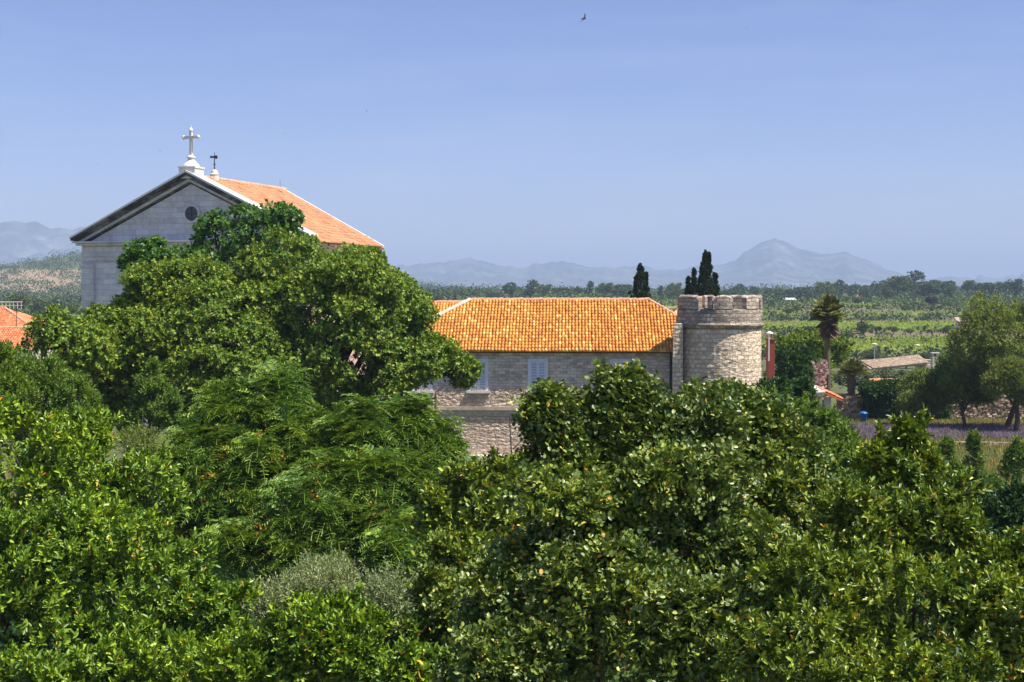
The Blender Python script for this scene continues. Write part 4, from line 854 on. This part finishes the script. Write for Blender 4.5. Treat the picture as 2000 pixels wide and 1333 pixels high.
# --- mid right shrubs
laurel('broad_bush', 'dull green mixed bush with reddish tips, in front of the yellow shed', [(1600, 845, 40, 65, 45, 50), (1540, 830, 40, 60, 45, 50), (1642, 880, 39, 42, 40, 40), (1620, 910, 37, 80, 55, 50), (1500, 810, 41, 40, 34, 40), (1690, 955, 36, 60, 50, 40)], 40, 'bush', .14, .06, .32, 9, 12, 1.6, cat_='bush', tl=.25)
laurel('loquat_tree', 'small round topped green tree just right of the tower foot', [(1510, 775, 62, 38, 30, 34), (1555, 770, 64, 30, 24, 26), (1490, 800, 60, 40, 30, 34)], 62, 'darkb', .2, .08, .35, 9, 12, 1.4, cat_='tree', tl=.3)
laurel('citrus_tree', 'dense round dark green tree between the red chimney and the ruined wall', [(1550, 715, 91, 46, 34, 40), (1530, 740, 91, 34, 28, 30), (1566, 738, 90.6, 22, 22, 22)], 91, 'darkb', .2, .09, .45, 9, 14, 1.5, cat_='tree', tl=.3)
laurel('yellowish_tree', 'yellow green tree rising behind the dense dark round tree', [(1570, 678, 106, 36, 28, 36), (1535, 690, 106, 30, 26, 30), (1600, 700, 106, 26, 34, 30)], 106, 'linden', .22, .1, .5, 9, 14, 1.5, cat_='tree', tl=.3)
laurel('yellowish_tree', 'loose light green tree visible between the tall fan palm and the cycad', [(1630, 692, 118, 30, 30, 32), (1598, 730, 112, 26, 40, 30)], 118, 'linden', .22, .1, .5, 9, 14, 1.4, cat_='tree', tl=.3)
# --- large right tree and neighbours
def loose_tree(name, label, envs, base, mat, rc, L, W, K=10, per=22, cov=2.3, r0=.22, cat_='tree', bark=None, zfrac=.45, up=.3, inner=.25):
    E = [env(*a) for a in envs]
    pos, ax = twigs(E, rc, cov, per, .5, .9, inner, .12, up, .25, .8)
    return tree(name, label, cat_, leaf_twigs(pos, ax, K, .35, L, W, (20, 70), False, curl=.1), LM[mat], base, E, bark or BARKD, r0, zfrac=zfrac)
def gb(px, Y): return (gw(px, Y), Y, 0)
loose_tree('grey_green_tree', 'tallest grey green tree at the right edge, rising above the fields', [(1925, 640, 94, 60, 60, 50), (1915, 610, 94, 34, 32, 34), (1990, 660, 94, 55, 70, 50), (1895, 690, 94, 42, 55, 40), (1960, 720, 94, 60, 50, 50), (2040, 640, 94, 60, 70, 50)], gb(1965, 94), 'willow', .5, .17, .06, cov=1.35, r0=.2)
loose_tree('olive_fruit_tree', 'yellow grey tree with thick forked trunk at the right edge, before the stone wall', [(1975, 735, 92, 38, 36, 34), (1945, 755, 92, 24, 26, 26), (2005, 765, 92, 34, 34, 30)], gb(1984, 92), 'willow', .4, .13, .05, r0=.2, zfrac=.5)
loose_tree('shade_tree', 'dark round tree with a slim trunk before the stone wall, left of the forked tree', [(1885, 755, 95, 44, 40, 40), (1860, 730, 96, 34, 34, 36), (1915, 770, 95, 26, 26, 26)], gb(1888, 94.5), 'bush', .45, .17, .08, r0=.15)
loose_tree('shade_tree', 'dull green tree right of the cycad with a pale bare trunk', [(1790, 765, 97, 34, 34, 34), (1825, 770, 97, 34, 40, 36), (1775, 790, 96, 22, 22, 24)], gb(1779, 96), 'willow', .42, .14, .06, r0=.13, bark=BARK)
loose_tree('ivy_mass', 'dark ivy curtain spilling over the stone wall behind the blue bin', [(1730, 790, 102.1, 40, 32, 18), (1780, 795, 102.1, 34, 34, 18), (1708, 782, 102.1, 20, 20, 14), (1825, 800, 102.1, 26, 30, 16), (1705, 765, 102, 22, 16, 20), (1745, 762, 102, 30, 14, 20)], gb(1750, 101), 'darkb', .35, .16, .12, cat_='climber', r0=.08, cov=1.8)
# --- saplings in the grass
sr = random.Random(8)
for k, (px, py, Y, rx, rz, lb) in enumerate([(1838, 900, 62, 22, 40, 'leftmost leafy sapling in the grass, below the lavender'), (1868, 935, 58, 26, 34, 'low leafy sapling between the leftmost one and the pointed one'), (1910, 895, 60, 16, 42, 'pointed upright sapling in the middle of the row below the lavender'), (1930, 960, 54, 30, 34, 'broad low sapling below the pointed one'), (1978, 900, 58, 22, 44, 'tall leafy sapling at the right end of the row below the lavender'), (1900, 1010, 48, 16, 60, 'narrow dark leafed sapling in front of the pale grass'), (1985, 1010, 40, 60, 50, 'wide dark green bush at the right edge below the pale grass'), (1880, 1060, 36, 50, 40, 'low dark bush behind the glossy shrub at right')]):
    laurel('sapling' if k < 6 else 'low_bush', lb, [(px+sr.uniform(-.4, .4)*rx, py+sr.uniform(-.2, .3)*rz, Y, rx*sr.uniform(.8, 1.2), rz*sr.uniform(.7, 1), rx), (px+sr.uniform(-.7, .7)*rx, py+rz*.6, Y, rx*sr.uniform(.9, 1.4), rz*.6, rx), (px+sr.uniform(-.5, .5)*rx, py-rz*sr.uniform(.5, .8), Y, rx*.55, rz*.45, rx*.5), (px+sr.uniform(-1, 1)*rx, py, Y, rx*.6, rz*.4, rx*.5)], Y, 'bush' if k != 5 and k < 6 else 'darkb', .13, .06, .2, 8, 12, 1.4, cat_='sapling' if k < 6 else 'bush', tl=.22)
# bare thin stems in front of the wall
for k, (px, top, lb) in enumerate([(995, 812, 'thin bare dark stem rising before the rough wall, left one of two'), (1033, 800, 'thin bare dark stem with a side twig before the rough wall, right one of two')]):
    Y = 40; mb = MB(); p0 = P(px+4, 960, Y); p1 = P(px, top, Y); c = Vector((p0.x, Y, 0))
    mb.tube([Vector((0, 0, 0)), p0-c, (p0+p1)/2-c+Vector((.03, 0, 0)), p1-c], [.04, .03, .025, .012], 6)
    if k: mb.tube([P(1002, 878, Y)-c, P(1022, 858, Y)-c, P(1033, 832, Y)-c], [.018, .014, .01], 5)
    o = mb.build('bare_sapling', BARKD); o.location = c; tag(o, lb, 'bare sapling')

# --- palms
def fan_palm(x, y, H, label):
    t = empty('fan_palm', (x, y, 0), 0, label, 'palm tree'); rr = np.random.default_rng(4)
    mb = MB(); mb.tube([(0, 0, -.1), (.05, 0, H*.3), (-.03, 0, H*.7), (0, 0, H-.5), (0, 0, H)], [.24, .19, .18, .2, .26], 12); mb.build('trunk', BARKP, t, True)
    def fans(n, el0, el1, pet, blade, mat, name, z0, z1):
        V = []; 
        az = rr.random(n)*6.28; el = R(1)*(el0+(el1-el0)*rr.random(n)); z = z0+(z1-z0)*rr.random(n)
        B = []; D = []; NN = []; LL = []
        for a, e, zz in zip(az, el, z):
            d = np.array([math.cos(a)*math.cos(e), math.sin(a)*math.cos(e), math.sin(e)]); s = np.array([-math.sin(a), math.cos(a), 0]); up = np.cross(d, s)*-1
            o = np.array([0, 0, zz])+d*pet
            for k in range(-11, 12):
                th = R(k*8.5); dd = d*math.cos(th)+s*math.sin(th)-np.array([0, 0, .22])*abs(math.cos(th))
                B.append(o); D.append(dd); NN.append(up+rr.normal(size=3)*.1); LL.append(blade*(.8+.3*rr.random()))
            B.append(np.array([0, 0, zz])); D.append(d); NN.append(up); LL.append(pet)
        v, q = leaves_geo(np.array(B), np.array(D), np.array(NN), np.array(LL), .05, True, .3, .35); np_mesh(name, v, q, LM[mat], t)
    fans(44, -40, 85, .5, .8, 'palm', 'crown', H-.35, H)
    fans(44, -80, -20, .4, .5, 'dead', 'dead_skirt', H-1.3, H-.4)
    return t
pf = P(1617, 615, 98); fan_palm(pf.x, 98, pf.z+.25, 'tall fan palm with a slim trunk and brown skirt of dead leaves')
def feather_palm(x, y, z, H, label):
    t = empty('feather_palm', (x, y, z), 0, label, 'palm tree'); rr = np.random.default_rng(9)
    mb = MB(); mb.tube([(0, 0, -.1), (0, 0, H*.5), (0, 0, H)], [.3, .24, .3], 12)
    for k in range(90): a = k*2.4; zz = k/90*H; mb.tube([(.2*math.cos(a), .2*math.sin(a), zz), (.33*math.cos(a), .33*math.sin(a), zz+.12)], [.05, .03], 4)
    mb.build('trunk', BARKP, t)
    n = 70; az = rr.random(n)*6.28; el = np.radians(np.where(rr.random(n) < .4, 8+14*rr.random(n), 25+50*rr.random(n)))
    d = np.stack([np.cos(az)*np.cos(el), np.sin(az)*np.cos(el), np.sin(el)], 1); up = np.stack([-np.cos(az)*np.sin(el), -np.sin(az)*np.sin(el), np.cos(el)], 1)
    v, q = fronds(np.tile([0, 0, H], (n, 1)), d, up, 1.5*(.85+.2*rr.random(n)), 30, .3, .06, .2, True, 42, True, .4, .02); np_mesh('crown', v, q, LM['palm'], t)
pc = P(1663, 733, 103); feather_palm(pc.x, 103, 0, pc.z, 'short thick trunked cycad like palm with a flat bottomed crown of stiff fronds')
# --- cypresses
def cypress(px, ptop, Y, wpx, label, side=()):
    parts = [(px, ptop, wpx)]+list(side); E = []
    for (x_, tp, w_) in parts:
        top = P(x_, tp, Y); r = w_/2*Y/F; n = 16
        for k in range(n):
            f = k/(n-1); z = top.z-1.0-(top.z-3)*f; rr_k = r*min(1, .16+.5*(top.z-.8-z))*random.Random(int(x_*3+k*5)).uniform(.82, 1.12)
            E.append(((top.x+random.Random(int(x_*7+k)).uniform(-.12, .12)*r, Y, z), (rr_k, rr_k, (top.z-3)/n*1.2)))
        E.append(((top.x, Y, top.z-.65), (r*.25, r*.25, .4)))
    pos, ax = twigs(E, .16, 1.3, 9, .6, 1.3, .2, .25, 1.3, .5, .72, ext=0)
    tree('cypress', label, 'tree', leaf_twigs(pos, ax, 11, .14, .11, .045, (10, 45), False, curl=.05), LM['cyp'], (P(px, 700, Y).x, Y, 0), E[:1], BARKD, .16, limbs=False)
random.seed(2)
cypress(1250, 513, 108, 30, 'broad dark cypress standing alone above the orange monastery roof', [(1261, 530, 16), (1243, 536, 14)])
cypress(1377, 490, 112, 22, 'tallest dark cypress with a forked top behind the round tower', [(1385, 493, 12), (1371, 515, 18), (1384, 535, 38)])
cypress(1397, 532, 113, 32, 'squat wide cypress at the right of the group behind the tower')
cypress(1356, 521, 112, 14, 'slim leaning cypress in the group, second from left behind the tower')
cypress(1344, 537, 112, 13, 'smallest thin cypress at the left end of the group behind the tower')

# --- lavender and grass
def tufts(n, xr, yr, h, wdt, mat, name, label, cat_=None, spread=.25, dens=None, zoff=0):
    x = rng.uniform(0, 1, n); y = rng.uniform(yr[0], yr[1], n)
    lo = np.array([gw(xr[0], yy) for yy in (yr[0], yr[1])]); hi = np.array([gw(xr[1], yy) for yy in (yr[0], yr[1])])
    f = (y-yr[0])/(yr[1]-yr[0]); X = (lo[0]+(lo[1]-lo[0])*f)*(1-x)+(hi[0]+(hi[1]-hi[0])*f)*x
    if dens is not None: k = dens(X, y) > rng.random(n); X = X[k]; y = y[k]
    m = len(X); b = np.stack([X, y, terr(X, y)+zoff], 1); d = rng.normal(size=(m, 3))*spread+np.array([0, 0, 1.]); nn = np.array([0, -1., .3])+rng.normal(size=(m, 3))*.4
    v, q = leaves_geo(b, d, nn, h*(.5+.8*rng.random(m)), wdt, False)
    o = np_mesh(name, v, q, LM[mat]); tag(o, label, cat_, None, 'stuff'); return o
row = lambda X, y: np.clip(.45+.75*np.sin(y*2*math.pi/1.55+.4*np.sin(X*.5)), .03, 1)*np.clip(.9+.3*np.sin(X*.8), .3, 1)
tufts(85000, (1640, 2080), (87.5, 96.8), .42, .05, 'lav', 'lavender', 'purple lavender flowering in rows before the stone wall', 'lavender', .28, row)
tufts(42000, (1640, 2080), (86, 102), .34, .04, 'grass', 'lavender_grass', 'yellow green grass around and between the lavender', 'grass', .4)
tufts(60000, (1640, 2080), (44, 86), .45, .035, 'grass', 'meadow_grass', 'pale dry and green meadow grass at the right behind the foreground shrubs', 'grass', .3, lambda X, y: .5+.5*np.sin(X*1.3+y*.9)*np.sin(y*.6))
tufts(60000, (-150, 2150), (11, 50), .4, .14, 'darkb', 'undergrowth', 'dark leafy undergrowth on the ground beneath the foreground trees', 'undergrowth', .9)
tufts(26000, (-100, 1700), (48, 76), .4, .05, 'grass', 'ground_grass', 'rough grass under the trees', 'grass', .5)
# ------------------------------------------------------------------ distant trees, woods, vine rows
def proto(name, mat, n, q, shape, seed, bark=BARKD, crown_h=1.0):
    """unit tree about 1 high, crown of n leaf clumps, with a short trunk"""
    global rng
    rng = np.random.default_rng(seed); rr = random.Random(seed)
    E = []
    for k in range(shape[0]):
        a = rr.uniform(0, 6.28); rad = rr.uniform(0, shape[1])
        E.append(((rad*math.cos(a), rad*math.sin(a), rr.uniform(*shape[2])), (rr.uniform(*shape[3]), rr.uniform(*shape[3]), rr.uniform(*shape[4]))))
    pos, ax = twigs(E, .11, 1.5, 9, .9, .85, .3, .12, .4, .2, .75, .06, ext=0)
    if len(pos) > n: pos, ax = (lambda i: (pos[i], ax[i]))(rng.permutation(len(pos))[:n])
    v, f = leaf_twigs(pos, ax, 4, q, q*1.1, q*.8, (20, 80), False)
    root = empty(name); np_mesh('crown', v, f, LM[mat], root)
    mb = trunk_mb((0, 0, 0), E, .035, limbs=True, bend=.02, seg=6); mb.build('trunk', bark, root, True)
    return root
R_ = dict(round_=(6, .22, (.5, .72), (.2, .3), (.16, .26)), wide=(7, .35, (.4, .6), (.22, .34), (.14, .22)), tall=(6, .14, (.4, .85), (.14, .22), (.16, .24)))
PR = {'oak': proto('distant_oak', 'fard', 900, .05, R_['round_'], 21), 'oak2': proto('distant_oak', 'fard', 900, .05, R_['wide'], 22), 'pine': proto('distant_pine', 'fard', 800, .045, R_['tall'], 23),
      'light': proto('field_tree', 'farl', 900, .05, R_['wide'], 24), 'olive': proto('field_olive', 'faro', 900, .045, R_['wide'], 25), 'plum': proto('plum_tree', 'farp', 900, .05, R_['round_'], 26), 'mid': proto('distant_oak', 'farl', 900, .05, R_['round_'], 27)}
used = set()
def put(kind, name, label, group, x, y, h, wd=1.0, sink=.04, rz=None):
    src = PR[kind]
    if kind in used:
        o = src.copy(); col.objects.link(o)
        for c_ in src.children: n_ = c_.copy(); col.objects.link(n_); n_.parent = o
    else: o = src; used.add(kind)
    o.name = name; o.location = (x, y, float(terr(x, y))-h*sink); o.scale = (h*wd, h*wd, h); o.rotation_euler = (0, 0, rz if rz is not None else random.uniform(0, 6.28))
    tag(o, label, 'tree', group); return o
def put_px(kind, name, label, group, px, ptop, Y, wd=1.0):
    top = P(px, ptop, Y); z = float(terr(top.x, Y)); h = max(1.0, (top.z-z)/.92); put(kind, name, label, group, top.x, Y, h, wd)
random.seed(5)
words_ = ['first', 'second', 'third', 'fourth', 'fifth', 'sixth', 'seventh', 'eighth', 'ninth', 'tenth', 'eleventh', 'twelfth', 'thirteenth', 'fourteenth', 'fifteenth', 'sixteenth', 'seventeenth', 'eighteenth', 'nineteenth', 'twentieth']
tl1 = [(857, 575), (887, 571), (926, 566), (962, 566), (999, 552), (1035, 550), (1062, 556), (1101, 556), (1128, 560), (1151, 552), (1181, 553), (1209, 549), (1232, 560), (1290, 560), (1316, 553), (1334, 560)]
for k, (px, py) in enumerate(tl1):
    Y = 620+((k*37) % 90); put_px(['oak', 'pine', 'mid', 'oak2'][k % 4], 'distant_tree', f'{words_[k]} tree from the left in the distant treeline above the orange monastery roof', 'distant treeline above the monastery roof', px, py, Y, random.uniform(.9, 1.3))
tl2 = [(1420, 560), (1445, 555), (1475, 560), (1500, 563), (1530, 560), (1559, 554), (1583, 560), (1612, 551), (1640, 547), (1672, 549), (1700, 556), (1724, 548), (1752, 540), (1779, 533), (1800, 542), (1825, 539), (1856, 549), (1892, 548), (1915, 553), (1931, 545), (1955, 544), (1988, 545)]
words2 = words_+['twenty-first', 'twenty-second']
for k, (px, py) in enumerate(tl2):
    Y = 660+((k*53) % 120); put_px('pine' if px == 1779 else ['oak2', 'oak', 'mid', 'oak', 'oak2'][k % 5], 'distant_tree', 'tallest dark pointed tree in the right treeline, under the sky' if px == 1779 else f'{words2[k]} tree from the left in the distant treeline right of the tower', 'distant treeline right of the tower', px, py, Y, random.uniform(1.0, 1.5))
F_ = [('plum', 'plum_tree', 'dark purple leaved tree in the terraced fields', 1820, 579, 520, 1.1), ('light', 'field_tree', 'green round tree touching the dark purple tree on its right', 1853, 582, 525, 1.0), ('oak', 'field_tree', 'dark round tree at the top of the fields, below the treeline', 1733, 562, 640, 1.3), ('oak2', 'field_tree', 'dark low bushy tree at the upper left of the fields, right of the fan palm', 1675, 580, 560, 1.1),
 ('oak', 'field_tree', 'big dark tree in the middle of the fields right of the fan palm', 1684, 628, 270, 1.2), ('olive', 'field_olive', 'pale round olive beside the big dark field tree', 1652, 643, 262, 1.1), ('oak2', 'field_tree', 'dark blue green tree left of the fan palm trunk', 1572, 630, 250, 1.0), ('olive', 'field_olive', 'grey bush in the fields, right of the big dark field tree', 1712, 635, 300, 1.3), ('olive', 'field_olive', 'grey green olive in the middle of the yellow field strip', 1745, 635, 290, 1.3), ('olive', 'field_olive', 'rounded olive at the right end of the yellow field strip', 1778, 640, 285, 1.3),
 ('oak', 'field_tree', 'dark greyish tree just left of the tallest right edge tree', 1852, 636, 275, 1.2), ('olive', 'field_olive', 'wide grey olive behind the lamp post head', 1702, 680, 178, 1.2), ('olive', 'field_olive', 'silver olive right of the lamp post', 1740, 690, 172, 1.5), ('olive', 'field_olive', 'silver olive left of the T-shaped pole', 1770, 692, 174, 1.4), ('olive', 'field_olive', 'olive left of the chimneys', 1800, 686, 190, 1.3), ('olive', 'field_olive', 'olive tree behind the capped stone chimney', 1836, 680, 196, 1.2),
 ('olive', 'field_olive', 'silvery bush left of the shelter pillar', 1690, 712, 128, 1.8), ('olive', 'field_olive', 'silvery bush right of the shelter pillar', 1757, 714, 128, 2.0), ('olive', 'field_olive', 'silvery bush under the right end of the shelter roof', 1797, 720, 128, 1.6), ('oak2', 'field_tree', 'small dark tree at far left of the upper fields, beside the tower', 1540, 600, 430, 1.2), ('mid', 'field_tree', 'small round tree left of the fan palm crown', 1556, 596, 440, .9), ('light', 'field_tree', 'light green bush in the upper fields right of centre', 1770, 594, 500, 1.3)]
for kd, nm, lb, px, py, Y, wd in F_: put_px(kd, nm, lb, None, px, py, Y, wd)
for k, (px, py, Y, wd, lb) in enumerate([(30, 576, 420, 1.3, 'large round tree in the valley left of the church'), (75, 585, 400, 1.2, 'round tree in the valley beside the church pilaster'), (120, 590, 380, 1.3, 'dark tree in the valley touching the church pilaster'), (12, 590, 360, 1.0, 'tree behind the white roof railing'), (95, 605, 330, 1.4, 'low tree below the valley trees left of the church')]):
    put_px(['mid', 'oak', 'oak2'][k % 3], 'valley_tree', lb, None, px, py, Y, wd)

rng = np.random.default_rng(99)
def wood(name, label, n, area, mat, r, h, q, mask=None, K=14, cat_='wood'):
    """one mass of brush: domes of leaf clumps on the terrain"""
    Y = area[1](rng.random(n)); X = (area[0][0]+(area[0][1]-area[0][0])*rng.random(n)-1000)/F*Y
    if mask is not None: k = mask(X, Y); X = X[k]; Y = Y[k]
    n = len(X); u = nrm(rng.normal(size=(n, K, 3))); u[..., 2] = np.abs(u[..., 2]); s = (.6+.8*rng.random((n, 1, 1)))*(r(Y)[:, None, None])
    c = np.stack([X, Y, terr(X, Y)], 1)[:, None]
    b = c+u*s*np.array([1, 1, h])*(.75+.3*rng.random((n, K, 1)))
    d = nrm(rng.normal(size=b.shape)); nn = nrm(u+rng.normal(size=b.shape)*.5)
    sz = q*np.minimum(s, 2.2+Y[:, None, None]/450)*np.ones((n, K, 1))*(.6+.6*rng.random((n, K, 1)))
    v, f = leaves_geo(b.reshape(-1, 3), d.reshape(-1, 3), nn.reshape(-1, 3), sz.ravel(), sz.ravel()*.85, False)
    o = np_mesh(name, v, f, LM[mat]); tag(o, label, cat_, None, 'stuff'); return o
def sandmask(X, Y):
    opn = (np.sin(X/31+Y/57)+np.sin(X/13-Y/41)+np.sin(Y/29) > .9) & (Y < 1100) & (rng.random(len(X)) < .85)
    px, py = proj(X, Y, terr(X, Y)); inside = (px > -200) & (px < 170) & (py > 529) & (py < 568) & (Y > 900)
    return (~inside | (rng.random(len(X)) < .85)) & ~opn
wood('woodland', 'dark mixed wood covering the plain and hill below the mountains', 7500, ((-150, 2150), lambda t: 640+1500*t**1.5), 'fard', lambda Y: (3.2+Y/300)*(.6+.8*rng.random(len(np.atleast_1d(Y)))**2.), .85, .3, sandmask, 34)
wood('woodland', 'lighter green scrub mixed through the far wood', 5000, ((-150, 2150), lambda t: 560+1500*t**1.5), 'farl', lambda Y: 2.2+Y/420, .7, .32, sandmask, 22)
wood('valley_scrub', 'green scrub in the valley left of the church', 2600, ((-150, 400), lambda t: 190+500*t), 'farl', lambda Y: 1.8+Y/400, .9, .4, None, 16)
wood('valley_scrub', 'dark scrub in the valley left of the church', 2200, ((-150, 400), lambda t: 230+480*t), 'fard', lambda Y: 1.8+Y/350, .9, .4, None, 16)
sy = lambda X, Y: np.sin(Y/17+X/190)+.6*np.sin(Y/7.3+1+X/60)
wood('hedgerows', 'dark hedges along the terraces of the fields', 3800, ((1440, 2150), lambda t: 190+430*t), 'fard', lambda Y: .8+Y/420, .8, .42, lambda X, Y: (sy(X, Y) < -.62) & (np.sin(X/23+Y/11) > -.7), 14, 'hedge')
wood('vine_rows', 'bright green vine rows in the terraced fields', 60000, ((1440, 2150), lambda t: 190+470*t), 'vine', lambda Y: .4+Y/1500, .8, .5, lambda X, Y: (sy(X, Y) > .0) & (np.mod(Y, 3.2) < 1.5), 5, 'vines')
wood('olive_grove', 'grey green olive scrub scattered over the field slopes', 900, ((1440, 2150), lambda t: 160+420*t), 'faro', lambda Y: 1.0+Y/400, .9, .36, lambda X, Y: (sy(X, Y) > -.6) & (sy(X, Y) < .1), 22, 'olive grove')

# ------------------------------------------------------------------ birds
def bird(px, py, Y, s, rz, roll, label):
    p = P(px, py, Y); r = empty('swift', tuple(p), rz, label, 'bird', None); r.rotation_euler = (0, roll, rz)
    mb = MB(); prof = [(.004, -.1), (.02, -.085), (.034, -.05), (.036, 0), (.024, .05), (.01, .09), (.003, .13)]
    vs_ = []; seg = 8
    for rad, yy in prof: vs_ += [(rad*math.cos(2*math.pi*k/seg), yy, rad*.9*math.sin(2*math.pi*k/seg)) for k in range(seg)]
    fs = [(i*seg+k, i*seg+(k+1) % seg, (i+1)*seg+(k+1) % seg, (i+1)*seg+k) for i in range(len(prof)-1) for k in range(seg)]
    mb.add([(x*s, y*s, z*s) for x, y, z in vs_], fs)
    for sg in (-1, 1):
        w_ = [(0, -.05, .0), (.16, -.06, .05), (.36, .06, .06), (.18, .005, .045), (0, .03, 0)]
        top = [(sg*x*s, y*s, z*s) for x, y, z in w_]; bot = [(x, y, z-.006*s) for x, y, z in top]
        mb.add(top+bot, [(0, 1, 2, 3, 4), (9, 8, 7, 6, 5)]+[(i, (i+1) % 5, (i+1) % 5+5, i+5) for i in range(5)])
    mb.add([(0, .1*s, 0), (.035*s, .17*s, 0), (0, .13*s, .003*s), (-.035*s, .17*s, 0), (0, .12*s, -.006*s)], [(0, 1, 2), (0, 2, 3), (0, 4, 1), (0, 3, 4)])
    mb.build('body', m_bird, r)
m_bird = m_plain('swift_plumage', (.03, .03, .04), .8, .2, 20)
bird(1140, 37, 55, 1.0, R(70), R(-40), 'dark swift gliding high in the sky, the largest bird')
for px, py, lb in [(1458, 56, 'tiny bird speck at upper right of the large swift'), (313, 295, 'tiny bird speck left of the church cross'), (191, 321, 'tiny bird speck over the left slope of the pediment'), (6, 263, 'tiny bird speck at the left edge of the sky'), (557, 261, 'tiny bird speck above the church roof'), (716, 218, 'tiny bird speck in open sky right of the church')]:
    bird(px, py, 210, .9, R(px % 90), R(20), lb)
print('LEAVES', TOTAL[0])
